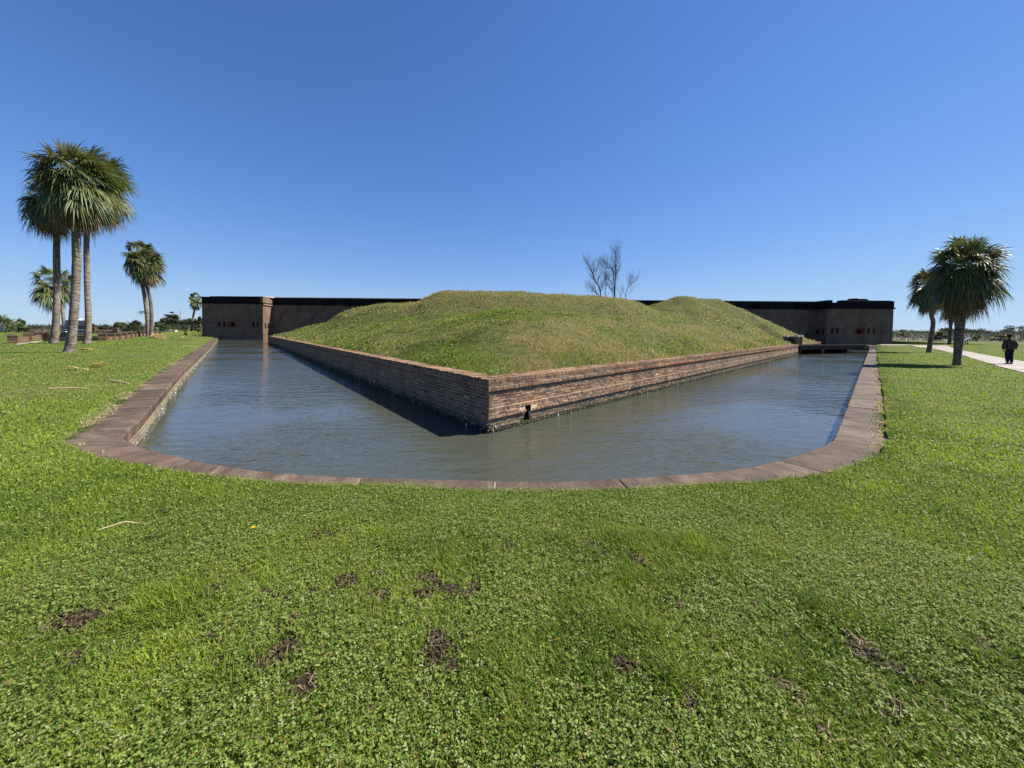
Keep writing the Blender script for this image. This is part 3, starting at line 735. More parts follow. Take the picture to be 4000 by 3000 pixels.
# long grass on the mound
def mound_pts(n, r0, r1, a0=R(40), a1=R(142)):
    r = np.exp(rng.uniform(math.log(r0), math.log(r1), n)); a = rng.uniform(a0, a1, n); Pq = np.c_[r * np.cos(a), r * np.sin(a)]
    return Pq[(-(Pq - K) @ nL > .42) & (-(Pq - K) @ nR > .42) & (-(Pq - CR) @ nb > .3)]
parts = []
Pq = mound_pts(440000, 8, 80); n = len(Pq); r = np.hypot(Pq[:, 0], Pq[:, 1]); f = r / 10
sL = -(Pq - K) @ nL; sR = -(Pq - K) @ nR
st1 = noise2(np.c_[Pq @ dR * .45, Pq @ nR * 1.0], 1.6, 51, 3); st2 = noise2(Pq, 4.5, 52, 3)
dryp = np.clip((st1 - .5) * 8 + (st2 - .5) * 5 + .5, 0, 1)
dryp = np.clip(dryp + .32 * (sR < sL), 0, 1) * np.where(sR < sL, np.clip(1.1 - np.abs(sR - 4) / 11, .35, 1), .45 + .2 * (sL > 12))
hi = mz(Pq); dryp = np.clip(dryp + .5 * np.clip((hi - 3.0) / .4, 0, 1) * ((Pq[:, 0] < 14) & (Pq[:, 1] < 50)) - .45 * (np.abs(hi - 2.68) < .2), 0, .93)
isdry = rng.random(n) < dryp
g = lerp((.055, .1, .014), (.19, .225, .04), np.clip(rng.random(n) * .7 + (noise2(Pq, 1.1, 53, 2) - .5) * 1.3 + .15, 0, 1))
d = lerp((.22, .17, .1), (.44, .345, .225), rng.random(n)); g[isdry] = d[isdry]
weed = np.clip(1 - np.minimum(sL, sR) / 2.5, 0, 1)
ln = rng.uniform(.04, .125, n) * (.7 + .7 * noise2(Pq, .9, 57, 2)) * (1 + weed * .9) * np.clip(f ** .35, 1, 1.7); wd = rng.uniform(.008, .014, n) * f
parts.append(blades(np.c_[Pq, hi - .03], ln, wd, rng.uniform(0, 6.28, n), rng.uniform(.2, 1.25, n), g))
Pq = mound_pts(150000, 8, 55); n = len(Pq); sL = -(Pq - K) @ nL; sR = -(Pq - K) @ nR; f = np.hypot(Pq[:, 0], Pq[:, 1]) / 10
k = rng.random(n) < np.clip((noise2(Pq, 1.3, 55, 3) - .42) * 4, .05, 1) * np.where(sL < sR, .9, .55) * np.clip(1.25 - np.minimum(sL, sR) / 12, .1, 1); Pq, f, sL, sR = Pq[k], f[k], sL[k], sR[k]; n = len(Pq)
cc = lerp((.055, .11, .014), (.17, .23, .05), rng.random(n)); pale = rng.random(n) < .02; cc[pale] = (.34, .38, .24); yl = rng.random(n) < .03; cc[yl] = (.4, .3, .05)
parts.append(leafs(np.c_[Pq, mz(Pq) + rng.uniform(.02, .11, n) * (1 + 1.6 * np.clip(1 - np.minimum(sL, sR) / 2, 0, 1))], rng.uniform(.03, .07, n) * f ** .8, cc))
V, Fq, Cc = joinq(parts)
mg = link('long_grass', npmesh('long_grass', V, Fq, Cc), M_grass); tag(mg, 'rough long grass, weeds and straw growing on the mound', 'grass', kind='stuff')

# ------------------------------------------------------------------ paths
def strip(name, A, B, n, lift, mat, label, cat):
    A, B = rs(A, n), rs(B, n); m = 6; ts = []
    for i in range(n - 1):
        ts += [(i + .0, 1), (i + .97, .35 if i % 3 == 2 else 1)]       # every third bay ends in a dark sawn joint
    ts.append((n - 1, 1)); V = []; Cc = []
    for tt, _ in ts:
        i = min(int(tt), n - 2); f = tt - i
        a_, b_2 = A[i] * (1 - f) + A[i + 1] * f, B[i] * (1 - f) + B[i + 1] * f
        for k in range(m): V.append(a_ * (1 - k / (m - 1)) + b_2 * k / (m - 1))
    V = np.array(V); zz = gz(V) + lift; Fq = []
    for i in range(len(ts) - 1):
        for k in range(m - 1): Fq.append((i * m + k, i * m + k + 1, (i + 1) * m + k + 1, (i + 1) * m + k)); Cc.append((ts[i][1],) * 3)
    o = link(name, npmesh(name, np.c_[V, zz], np.array(Fq), np.array(Cc), smooth=True), mat); tag(o, label, cat, kind='structure'); return o
strip('path', PU, PL, 120, .03, M_conc, 'pale concrete path winding from the footbridge past the palms', 'path')
h = len(SLAB) // 2
strip('path', SLABP[:4], SLABP[4:][::-1], 24, .03, M_conc, 'short pale concrete path slab leading to the low brick enclosure', 'path')

# ------------------------------------------------------------------ the fort
O = np.array([-68.3, 82.0]); fa = R(2.0); e_ = np.array([math.cos(fa), -math.sin(fa)]); b_in = np.array([math.sin(fa), math.cos(fa)])
FM = Matrix(((e_[0], b_in[0], 0, O[0]), (e_[1], b_in[1], 0, O[1]), (0, 0, 1, 0), (0, 0, 0, 1)))
fort = bpy.data.objects.new('brick_fort', None); COL.objects.link(fort); fort.matrix_world = FM
tag(fort, 'long dark brick fort with blackened parapet and loopholes beyond the mound', 'fort')
def fa_(px, bdep):
    """distance along the fort front for a photo column"""
    d = fwd + cx * ((px - 2000) / F) + cy * ((PPY - 1250) / F); d = np.array([d.x, d.y]); o0 = O + b_in * bdep
    A = np.array([[d[0], -e_[0]], [d[1], -e_[1]]]); t, s = np.linalg.solve(A, o0); return float(s)
def fz(px, py, bdep):
    s = fa_(px, bdep); p = O + e_ * s + b_in * bdep; return at(px, py, float(p[1])).z
ZB, ZC, ZT = -1.2, 7.35, 9.0
def front(b, a0, a1, z0, z1, y, holes, c=(1, 1, 1)):
    xs = sorted({a0, a1, *[v for h_ in holes for v in h_[:2]]}); zs = sorted({z0, z1, *[v for h_ in holes for v in h_[2:4]]})
    for i in range(len(xs) - 1):
        for j in range(len(zs) - 1):
            mx, mz_ = (xs[i] + xs[i + 1]) / 2, (zs[j] + zs[j + 1]) / 2
            if any(h_[0] < mx < h_[1] and h_[2] < mz_ < h_[3] for h_ in holes): continue
            b.add([(xs[i], y, zs[j]), (xs[i + 1], y, zs[j]), (xs[i + 1], y, zs[j + 1]), (xs[i], y, zs[j + 1])], [(0, 1, 2, 3)], c)
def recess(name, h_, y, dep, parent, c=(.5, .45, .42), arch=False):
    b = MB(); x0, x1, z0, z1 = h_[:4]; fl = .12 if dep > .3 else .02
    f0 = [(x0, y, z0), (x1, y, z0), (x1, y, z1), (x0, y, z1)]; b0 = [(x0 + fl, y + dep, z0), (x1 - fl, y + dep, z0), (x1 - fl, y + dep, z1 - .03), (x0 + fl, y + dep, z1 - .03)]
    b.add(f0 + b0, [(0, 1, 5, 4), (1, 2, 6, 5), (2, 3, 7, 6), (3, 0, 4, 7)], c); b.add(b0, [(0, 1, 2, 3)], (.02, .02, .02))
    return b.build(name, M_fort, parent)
def bastion(a0, a1, y, ydeep, loops, emb, flank=None, flank_a=None, left=True, parts_top=()):
    holes = loops + emb
    b = MB(); front(b, a0, a1, 0.9, ZC, y, holes)
    # battered foot
    b.add([(a0 - .3, y - .3, ZB), (a1 + .3, y - .3, ZB), (a1, y, 0.9), (a0, y, 0.9)], [(0, 1, 2, 3)])
    for ax, sg in ((a0, -1), (a1, 1)):
        fh = flank if flank and flank_a == ax else []
        if fh:
            ys_ = sorted({y, y + ydeep, *[v for h_ in fh for v in h_[:2]]}); zs = sorted({.9, ZC, *[v for h_ in fh for v in h_[2:4]]})
            for i in range(len(ys_) - 1):
                for j in range(len(zs) - 1):
                    my, mz_ = (ys_[i] + ys_[i + 1]) / 2, (zs[j] + zs[j + 1]) / 2
                    if any(h_[0] < my < h_[1] and h_[2] < mz_ < h_[3] for h_ in fh): continue
                    b.add([(ax, ys_[i], zs[j]), (ax, ys_[i + 1], zs[j]), (ax, ys_[i + 1], zs[j + 1]), (ax, ys_[i], zs[j + 1])], [(0, 1, 2, 3)])
        else: b.add([(ax, y, .9), (ax, y + ydeep, .9), (ax, y + ydeep, ZC), (ax, y, ZC)], [(0, 1, 2, 3)])
        b.add([(ax + sg * .3, y - .3, ZB), (ax + sg * .3, y + ydeep, ZB), (ax, y + ydeep, .9), (ax, y, .9)], [(0, 1, 2, 3)], (.8, .7, .65))
    b.add([(a0, y + ydeep, ZB), (a1, y + ydeep, ZB), (a1, y + ydeep, ZC), (a0, y + ydeep, ZC)], [(0, 1, 2, 3)])
    b.add([(a0, y, ZC), (a1, y, ZC), (a1, y + ydeep, ZC), (a0, y + ydeep, ZC)], [(0, 1, 2, 3)])
    ob = b.build('bastion', M_fort, fort)
    for h_ in loops: recess('loophole', h_, y, .45, ob)
    for h_ in emb:
        o = recess('embrasure', h_, y, .5, ob, (1.0, .5, .42))
        s = MB(); x0, x1, z0, z1 = h_[:4]; m = .42
        red = (.85, .42, .34)
        # flat red brick surround, with a low arched head, 3 cm proud of the wall
        s.box(x0 - m, x0 - .01, y - .03, y + .05, z0 - .15, z1 + .05, red); s.box(x1 + .01, x1 + m, y - .03, y + .05, z0 - .15, z1 + .05, red)
        s.box(x0 - .01, x1 + .01, y - .03, y + .05, z0 - .2, z0 - .01, red)
        n = 8; r = (x1 - x0) / 2 + m
        for i in range(n):
            t0, t1 = -1 + 2 * i / n, -1 + 2 * (i + 1) / n; c = (x0 + x1) / 2
            zt0, zt1 = z1 + .12 + .33 * (1 - t0 * t0), z1 + .12 + .33 * (1 - t1 * t1)
            vs = [(c + t0 * r, y - .03, z1 + .05), (c + t1 * r, y - .03, z1 + .05), (c + t1 * r, y - .03, zt1), (c + t0 * r, y - .03, zt0), (c + t0 * r, y + .05, z1 + .05), (c + t1 * r, y + .05, z1 + .05), (c + t1 * r, y + .05, zt1), (c + t0 * r, y + .05, zt0)]
            s.add(vs, [(0, 1, 2, 3), (3, 2, 6, 7), (0, 3, 7, 4), (1, 5, 6, 2)], red)
        s.build('embrasure_surround', M_fort, ob)
    if flank:
        for h_ in flank:
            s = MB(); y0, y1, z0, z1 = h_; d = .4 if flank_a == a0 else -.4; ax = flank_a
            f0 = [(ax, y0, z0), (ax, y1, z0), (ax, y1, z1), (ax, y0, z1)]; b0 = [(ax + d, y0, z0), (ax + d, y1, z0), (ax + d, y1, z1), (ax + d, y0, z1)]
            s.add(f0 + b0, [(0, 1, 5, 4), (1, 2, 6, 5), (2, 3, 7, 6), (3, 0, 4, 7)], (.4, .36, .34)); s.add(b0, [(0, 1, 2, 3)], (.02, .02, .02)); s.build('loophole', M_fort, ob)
    return ob
def hole(px0, px1, py0, py1, bd): return (fa_(px0, bd), fa_(px1, bd), fz((px0 + px1) / 2, py1, bd), fz((px0 + px1) / 2, py0, bd))
a1L = fa_(1027, 0); a0R = fa_(3230, 0); a1R = fa_(3489, 0); CD = 3.2
lo_L = [hole(852, 860, 1256, 1276, 0), hole(871, 880, 1256, 1276, 0), hole(986, 994, 1257, 1278, 0), hole(1002.5, 1010.5, 1257, 1278, 0)]
fl_L = [(.55, .95, 2.1, 3.3), (1.5, 1.85, 2.1, 3.3)]
bl = bastion(0, a1L, 0, 14, lo_L, [hole(896, 915, 1260, 1275, 0)], fl_L, a1L)
lo_R = [hole(3248, 3257, 1281, 1303, 0), hole(3266, 3276, 1281, 1303, 0), hole(3390, 3399, 1283, 1303, 0), hole(3410, 3419, 1283, 1303, 0)]
fl_R = [(.7, 1.1, 2.0, 3.2), (2.0, 2.9, 2.1, 3.0)]
bR = bastion(a0R, a1R, 0, 14, lo_R, [hole(3349, 3371, 1287, 1302, 0)], fl_R, a0R)
# curtain
b = MB(); lo_C = [hole(1097, 1100.5, 1240, 1248, CD), hole(1138, 1141.5, 1240, 1248, CD), hole(1091, 1094, 1257, 1263, CD), hole(1143, 1146, 1258, 1264, CD), hole(3110, 3113.5, 1264, 1271, CD), hole(3160, 3163, 1263, 1270, CD), hole(3157, 3160, 1282, 1288, CD)]
front(b, a1L, a0R, ZB, ZC, CD, lo_C); b.add([(a1L, CD, ZC), (a0R, CD, ZC), (a0R, CD + 11, ZC), (a1L, CD + 11, ZC)], [(0, 1, 2, 3)])
cur = b.build('curtain_wall', M_fort, fort)
for h_ in lo_C: recess('loophole', h_, CD, .4, cur)
# cornice and parapet: one run per stretch, butted
def run(name, mat, a0, a1, y0, y1, z0, z1, c=(1, 1, 1), par=fort):
    b = MB(); b.box(a0, a1, y0, y1, z0, z1, c); return b.build(name, mat, par)
for (a0, a1, y) in ((-.22, a1L + .22, -.22), (a0R - .22, a1R + .22, -.22)):
    pb = bl if a0 < 1 else bR
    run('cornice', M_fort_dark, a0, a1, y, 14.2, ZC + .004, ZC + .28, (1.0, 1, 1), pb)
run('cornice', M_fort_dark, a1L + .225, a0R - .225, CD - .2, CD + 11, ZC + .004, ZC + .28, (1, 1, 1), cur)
def parapet(par, a0, a1, y0, y1, segs):
    b = MB()
    for (s0, s1, zt) in segs: b.box(s0, s1, y0, y1, ZC + .284, zt)
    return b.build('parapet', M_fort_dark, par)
st0 = fa_(822, 0)
parapet(bl, 0, 0, -.05, 1.4, [(-.05, st0 - .002, ZT - .12), (st0, a1L - .502, ZT)])
n1, n2 = fa_(3243, 0), fa_(3288, 0); w_ = (n2 - n1)
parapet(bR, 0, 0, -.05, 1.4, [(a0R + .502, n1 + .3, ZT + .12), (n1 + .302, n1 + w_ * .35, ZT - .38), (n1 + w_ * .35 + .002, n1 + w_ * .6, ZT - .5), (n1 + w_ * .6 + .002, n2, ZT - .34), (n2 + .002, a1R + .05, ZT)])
parapet(cur, 0, 0, CD - .03, CD + 1.4, [(a1L + .06, a0R - .06, ZT - .02)])
# side walls of the bastions' parapets: the left one has a paler end
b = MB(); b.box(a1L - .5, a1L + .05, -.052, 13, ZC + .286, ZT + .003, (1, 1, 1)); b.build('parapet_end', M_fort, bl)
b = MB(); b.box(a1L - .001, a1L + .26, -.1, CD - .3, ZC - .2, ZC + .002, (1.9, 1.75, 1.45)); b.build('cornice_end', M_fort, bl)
b = MB(); b.box(a0R - .05, a0R + .5, -.052, 13, ZC + .286, ZT + .1); b.build('parapet_end', M_fort_dark, bR)
# paving and coping on top, sunlight painted into their pale tints
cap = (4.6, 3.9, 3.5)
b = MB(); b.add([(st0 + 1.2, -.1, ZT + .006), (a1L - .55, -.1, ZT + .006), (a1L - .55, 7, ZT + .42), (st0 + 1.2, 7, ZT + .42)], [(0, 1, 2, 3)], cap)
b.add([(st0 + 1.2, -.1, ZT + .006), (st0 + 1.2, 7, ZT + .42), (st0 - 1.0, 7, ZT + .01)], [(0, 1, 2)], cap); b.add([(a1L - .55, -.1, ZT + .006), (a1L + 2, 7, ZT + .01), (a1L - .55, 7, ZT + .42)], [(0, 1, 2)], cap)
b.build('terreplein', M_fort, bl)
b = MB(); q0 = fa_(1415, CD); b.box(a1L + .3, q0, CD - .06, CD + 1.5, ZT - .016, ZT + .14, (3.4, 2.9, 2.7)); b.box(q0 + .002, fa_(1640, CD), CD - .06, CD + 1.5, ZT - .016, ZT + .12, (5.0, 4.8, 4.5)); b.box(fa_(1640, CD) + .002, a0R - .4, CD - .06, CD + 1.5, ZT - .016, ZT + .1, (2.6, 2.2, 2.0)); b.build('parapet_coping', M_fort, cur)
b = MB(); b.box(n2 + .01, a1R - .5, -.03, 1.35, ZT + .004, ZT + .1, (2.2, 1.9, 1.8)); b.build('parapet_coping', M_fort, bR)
h0, h1 = fa_(3332, 2), fa_(3390, 2)
b = MB(); b.box(h0, h1, 2, 4, ZT - .3, ZT + .5); b.box(h0 + .1, h0 + 1.0, 2.1, 3.6, ZT + .503, ZT + .72); b.box(h0 + 1.4, h1 - .2, 2.2, 3.7, ZT + .503, ZT + .64); b.build('gun_platform', M_fort_dark, bR)

# ------------------------------------------------------------------ footbridge and gate
A0, A1 = np.array([32.2, 41.9]), np.array([46.0, 48.2]); bd = (A1 - A0) / np.linalg.norm(A1 - A0); bL = np.linalg.norm(A1 - A0); ba = math.atan2(bd[1], bd[0])
brg = empty('footbridge', (A0[0], A0[1], 0), 'dark timber footbridge on two stout piers crossing the moat to the path', 'bridge', rz=ba)
dk = (.05, .048, .042)
b = MB()
for i in range(int(bL / .2)): gq = random.uniform(.8, 1.25); b.box(i * .2, i * .2 + .19, -.05 - random.uniform(0, .04), 2.4, .52, .58 + random.uniform(0, .006), (.05 * gq, .046 * gq, .04 * gq))
b.build('deck', M_wood, brg)
for y in (.02, 1.1, 2.1):
    b = MB(); b.box(.1, bL + .3, y, y + .22, .1, .517, dk); b.build('beam', M_wood, brg)
b = MB(); b.box(0, bL, -.02, .12, .59, .68, (.05, .046, .042)); b.build('kerb_rail', M_wood, brg)
for f_ in (.335, .70):
    b = MB(); x = bL * f_; b.box(x - .32, x + .32, .0, 2.35, -1.5, .096, (.02, .018, .016)); b.build('pier', M_wood, brg, bevel=.03)
b = MB(); b.box(.05, .35, .1, 2.2, -1.5, .096, (.05, .045, .04)); b.add([(.36, .1, -.6), (.36, .1, -.35), (1.0, .1, .095), (.78, .1, .095), (.36, .3, -.6), (.36, .3, -.35), (1.0, .3, .095), (.78, .3, .095)], [(0, 1, 2, 3), (7, 6, 5, 4), (1, 5, 6, 2), (0, 3, 7, 4), (2, 6, 7, 3), (0, 4, 5, 1)], dk); b.build('bent', M_wood, brg)
for f_ in (.31, .62, .94):
    b = MB(); b.tube([(bL * f_, -.06, .1), (bL * f_ + .05, -.06, -.3), (bL * f_, -.06, -.6)], [.03] * 3, 6, (.12, .11, .1)); b.build('pipe', M_wood, brg)
b = MB(); b.box(bL + .32, bL + 2.6, -.1, 2.6, -.15, .5, (.2, .172, .15)); b.build('landing', M_mortar, brg, bevel=.02)
# gate posts on the wall
gp = [(3115, 1347, 49.0), (3128, 1348, 50.2)]
def gate_post(px, lab, Y, hgt):
    p = at(px, 1347, Y); z0 = .64; o = empty('gate_post', (p.x, p.y, z0), lab, 'post', 'gate posts at the footbridge', R(20))
    b = MB(); b.box(-.13, .13, -.13, .13, 0, hgt - .22, (.21, .145, .11)); b.box(-.06, .06, -.145, -.131, .05, hgt - .3, (.05, .04, .035)); b.build('shaft', M_brick, o, bevel=.012)
    b = MB(); b.box(-.19, .19, -.19, .19, hgt - .219, hgt, (.55, .52, .45)); b.build('cap', M_mortar, o, bevel=.02)
gate_post(3113.5, 'slim brick gate post with pale cap, nearer the grass mound', 42.2, 1.1)
gate_post(3127, 'slim brick gate post with pale cap, nearer the footbridge', 42.8, 1.1)
pA, pB = at(3060, 1312, 43.6), at(3108, 1312, 42.8)
rw = empty('retaining_wall', (pA.x, pA.y, .4), 'short dark brick retaining wall with pale stone top beside the gate posts', 'wall')
v = np.array([pB.x - pA.x, pB.y - pA.y]); L = np.linalg.norm(v); rw.rotation_euler = (0, 0, math.atan2(v[1], v[0]))
b = MB(); b.box(0, L, -.15, .15, -.2, 1.12, (.08, .06, .05)); b.build('wall_panel', M_brick, rw)
b = MB(); b.box(-.05, L * .38, -.2, .2, 1.122, 1.24, (.6, .58, .52)); b.box(L * .55, L, -.2, .2, 1.122, 1.24, (.58, .55, .5)); b.build('stone_cap', M_mortar, rw, bevel=.01)

# ------------------------------------------------------------------ palms
def frond(V, Fs, Cc, c0, az, el, pet, bl_, nl, wind, col, droop=1.0, wleaf=.045, spread=1.9, r=random):
    d0 = Vector((math.cos(az) * math.cos(el), math.sin(az) * math.cos(el), math.sin(el)))
    end = c0 + d0 * pet + Vector((0, 0, -.12 * droop * pet * math.cos(el))) + wind * .25 * pet
    d = (d0 + Vector((0, 0, -.35 * droop * max(0, math.cos(el)))) + wind * .35).normalized()
    s = d.cross(Vector((0, 0, 1)))
    if s.length < .1: s = Vector((-math.sin(az), math.cos(az), 0))
    s.normalize(); nn = s.cross(d).normalized()
    tw = r.uniform(-.5, .5); s2 = s * math.cos(tw) + nn * math.sin(tw); nn = s2.cross(d).normalized(); s = s2
    # petiole
    b0 = len(V); pw = .022
    for p, ww in ((c0, pw * 1.5), ((c0 + end) * .5 + Vector((0, 0, .03)), pw), (end, pw)):
        V += [p - s * ww, p + s * ww]
    Fs += [(b0, b0 + 1, b0 + 3, b0 + 2), (b0 + 2, b0 + 3, b0 + 5, b0 + 4)]; pc = tuple(min(x * 1.1 + .01, 1) for x in col); Cc += [pc, pc]
    for i in range(nl):
        th = -spread + 2 * spread * (i + .5) / nl + r.uniform(-.04, .04); L = bl_ * (1 - .3 * (abs(th) / spread) ** 2) * r.uniform(.75, 1.1)
        dirl = d * math.cos(th) + s * math.sin(th) + nn * (.25 * math.cos(2 * th) * .5); dirl.normalize()
        wv = (s * math.cos(th) - d * math.sin(th) + nn * r.uniform(-.6, .6)).normalized()
        st_ = end - d * .0 + d * .25 * bl_ * math.cos(th * .5) * .5
        g = droop * r.uniform(.35, 1.0)
        b0 = len(V); tone = r.uniform(.7, 1.3); c = (col[0] * tone, col[1] * tone, col[2] * tone)
        for t, ww in ((.05, .5), (.45, 1), (.78, .65), (1.0, .08)):
            p = st_ + dirl * (L * t) + Vector((0, 0, -g * L * t * t * t * .9)) + wind * (L * t * t * .55)
            V += [p - wv * wleaf * .5 * ww, p + wv * wleaf * .5 * ww]
        Fs += [(b0 + 2 * k, b0 + 2 * k + 1, b0 + 2 * k + 3, b0 + 2 * k + 2) for k in range(3)]; Cc += [c] * 3
def mesh_of(name, V, Fs, Cc, mat, parent, loc):
    A = np.array([tuple(v) for v in V]) - np.array(loc)
    return link(name, npmesh(name, A, np.array(Fs), np.array(Cc)), mat, parent)
def palm(label, pxs, Y, heart, reach, group, nf=60, nd=20, radii=None, wind=(0, 0, 0), seed=1, leaf=1.0, stalks=0, tone=(1, 1, 1), squash=1.0, moss=False):
    r = random.Random(seed); wind = Vector(wind)
    pts_ = [at(x, y, Y) for x, y in pxs]; g = float(gz([(pts_[0].x, pts_[0].y)])[0]); pts_[0].z = g - .05
    hp = at(*heart, Y); pts_.append(hp)
    o = empty('palm_tree', (pts_[0].x, pts_[0].y, g), label, 'palm tree', group); loc = (pts_[0].x, pts_[0].y, g)
    # smooth trunk
    dense = [Vector(p) for p in catmull([np.array(p) for p in pts_], 8)]
    rd = np.interp(np.linspace(0, 1, len(dense)), np.linspace(0, 1, len(radii)), radii)
    rd = [x * (1 + .012 * math.sin(i * 2.1 + seed) + r.uniform(-.02, .02)) for i, x in enumerate(rd)]
    rd[0] *= 1.18; rd[1] *= 1.08
    b = MB(); b.tube(dense, rd, 16, tone); b.build('trunk', M_trunk, o, smooth=True, local=loc)
    V, Fs, Cc = [], [], []
    for i in range(nf):
        t = (i + .5) / nf; el = math.asin(max(-.93, min(.995, .995 - 1.62 * t))) if i % 5 else R(r.uniform(-40, 70)); az = i * 2.39996 + r.uniform(-.25, .25)
        cc = (.065 + .04 * r.random(), .09 + .04 * r.random(), .03 + .012 * r.random())
        if r.random() < .18: cc = (.16, .16, .065)
        frond(V, Fs, Cc, hp + Vector((r.uniform(-.1, .1), r.uniform(-.1, .1), .25 - .5 * t)), az, el, reach * r.uniform(.3, .56) * (.58 + .62 * abs(math.sin(el))), reach * .46 * r.uniform(.85, 1.1), 24, wind, cc, droop=.5 + .95 * t, wleaf=.066 * leaf, r=r)
    mesh_of('crown', V, Fs, Cc, M_palm, o, loc)
    V, Fs, Cc = [], [], []
    for i in range(nd):
        el = R(-48) - R(36) * r.random(); az = i * 2.39996 + r.uniform(-.3, .3); k = r.random()
        cc = (.14 + .08 * k, .1 + .055 * k, .055 + .03 * k)
        frond(V, Fs, Cc, hp + Vector((0, 0, -.35 - .25 * r.random())), az, el, reach * .42 * r.uniform(.8, 1.1), reach * .42 * r.uniform(.8, 1.1), 16, wind * .6, cc, droop=1.2, wleaf=.045 * leaf, spread=1.2, r=r)
    mesh_of('dead_fronds', V, Fs, Cc, M_dead, o, loc)
    for kx in range(stalks):
        b = MB(); az = (0.1, 3.0, 1.6, 4.4)[kx] + r.uniform(-.3, .3); p0 = hp
        tip = []
        for t in np.linspace(0, 1, 7): tip.append(p0 + Vector((math.cos(az), math.sin(az), 0)) * reach * (1.25 * t) + Vector((0, 0, reach * (.35 * t - .75 * t * t))) + wind * t)
        b.tube(tip, np.linspace(.02, .008, 7), 5, (.2, .15, .1))
        for q in range(26):
            t = r.uniform(.45, 1); i = min(int(t * 6), 5); p = tip[i].lerp(tip[i + 1], t * 6 - i)
            e2 = p + Vector((r.uniform(-.2, .2), r.uniform(-.2, .2), r.uniform(-.4, -.05)))
            b.tube([p, (p + e2) * .5 + Vector((0, 0, .03)), e2], [.006, .005, .003], 3, (.2, .15, .1))
        b.build('flower_stalk', M_dead, o, local=loc)
    if moss:
        V, Fs, Cc = [], [], []
        for i in range(9):
            frond(V, Fs, Cc, at(565, 1222, Y) + Vector((0, 0, .1 * (i % 3))), i * .7, R(20), .25, .45, 9, Vector((0, 0, 0)), (.03, .05, .02), r=r)
        mesh_of('sprouting_leaves', V, Fs, Cc, M_palm, o, loc)
    return o
gpL, gpR = 'tall palms in the clump at the left', 'palms beside the concrete path'
W1 = (.26, .08, .02)
palm('tall leaning palm with flared trunk base, front one of the windswept left clump', [(270, 1376), (281, 1310), (292, 1180), (299, 1030), (297, 905)], 22, (296, 702), 2.6, gpL, 95, 36, [.27, .2, .195, .19, .185, .18], W1, 3, 1.0, 0)
palm('tall palm with lower crown, leftmost of the clump behind the low brick wall pier', [(210, 1342), (219, 1250), (222, 1130), (221, 1000), (219, 907)], 30, (194, 790), 2.4, gpL, 80, 30, [.26, .21, .2, .2, .19, .18], (.25, .1, 0), 5, 1.1, 1)
palm('tall palm with pale patch low on its slim trunk, rightmost of the left clump', [(340, 1343), (345, 1250), (341, 1130), (338, 1000), (339, 918), (350, 850)], 30, (374, 730), 2.9, gpL, 95, 40, [.23, .19, .18, .17, .165, .165, .16], W1, 8, 1.1, 0, tone=(1.12, 1.1, 1.1))
palm('short round-crowned palm standing far behind the tall left clump', [(253, 1300), (248, 1245), (241, 1205)], 55, (208, 1118), 3.2, 'palms beyond the low brick enclosure', 46, 20, [.22, .2, .19, .18], (0, 0, 0), 12, 1.9)
gpP = 'pair of crossing palms on the left bank'
palm('slim palm of the crossing pair, with leaves sprouting low on its trunk', [(580, 1310), (574, 1229), (563, 1146), (555, 1108)], 50.5, (546, 1000), 2.4, gpP, 64, 18, [.24, .22, .21, .19, .18], (.35, .1, 0), 14, 1.7, moss=True)
palm('slim palm of the crossing pair, with bare trunk curving to the nearer base', [(591, 1316), (592, 1240), (588, 1180), (577, 1130), (569, 1107)], 49.5, (568, 1035), 2.5, gpP, 64, 24, [.22, .2, .19, .18, .17, .17], (.4, .1, 0), 17, 1.7, tone=(.8, .75, .7))
palm('small leaning palm standing alone beside the left bastion of the fort', [(746, 1295), (755, 1235), (761, 1203)], 84, (763, 1172), 1.75, 'palms beyond the low brick enclosure', 36, 14, [.22, .19, .18, .17], (0, 0, 0), 21, 2.6)
palm('large palm with thick trunk and broad shaggy crown in front of the path', [(3737, 1428), (3740, 1390), (3745, 1330), (3751, 1250), (3756, 1180)], 21.6, (3768, 1058), 2.15, gpR, 110, 56, [.185, .165, .2, .205, .205, .2], (.05, 0, 0), 23, 1.0, 2, tone=(.8, .75, .7))
palm('palm with crooked trunk left of the path, half hidden by the large crown', [(3627, 1378), (3635, 1330), (3645, 1262), (3638, 1230), (3640, 1205)], 39, (3630, 1128), 2.1, gpR, 80, 36, [.2, .19, .18, .17, .17, .17], (-.1, 0, 0), 27, 1.4, 1, tone=(.8, .75, .7))
palm('small far palm partly behind the thick palm trunk, on the lawn beyond the path', [(3708, 1347), (3712, 1290), (3716, 1250)], 58, (3728, 1195), 2.2, gpR, 44, 22, [.22, .2, .19, .18], (0, 0, 0), 29, 1.9, tone=(.7, .65, .6))

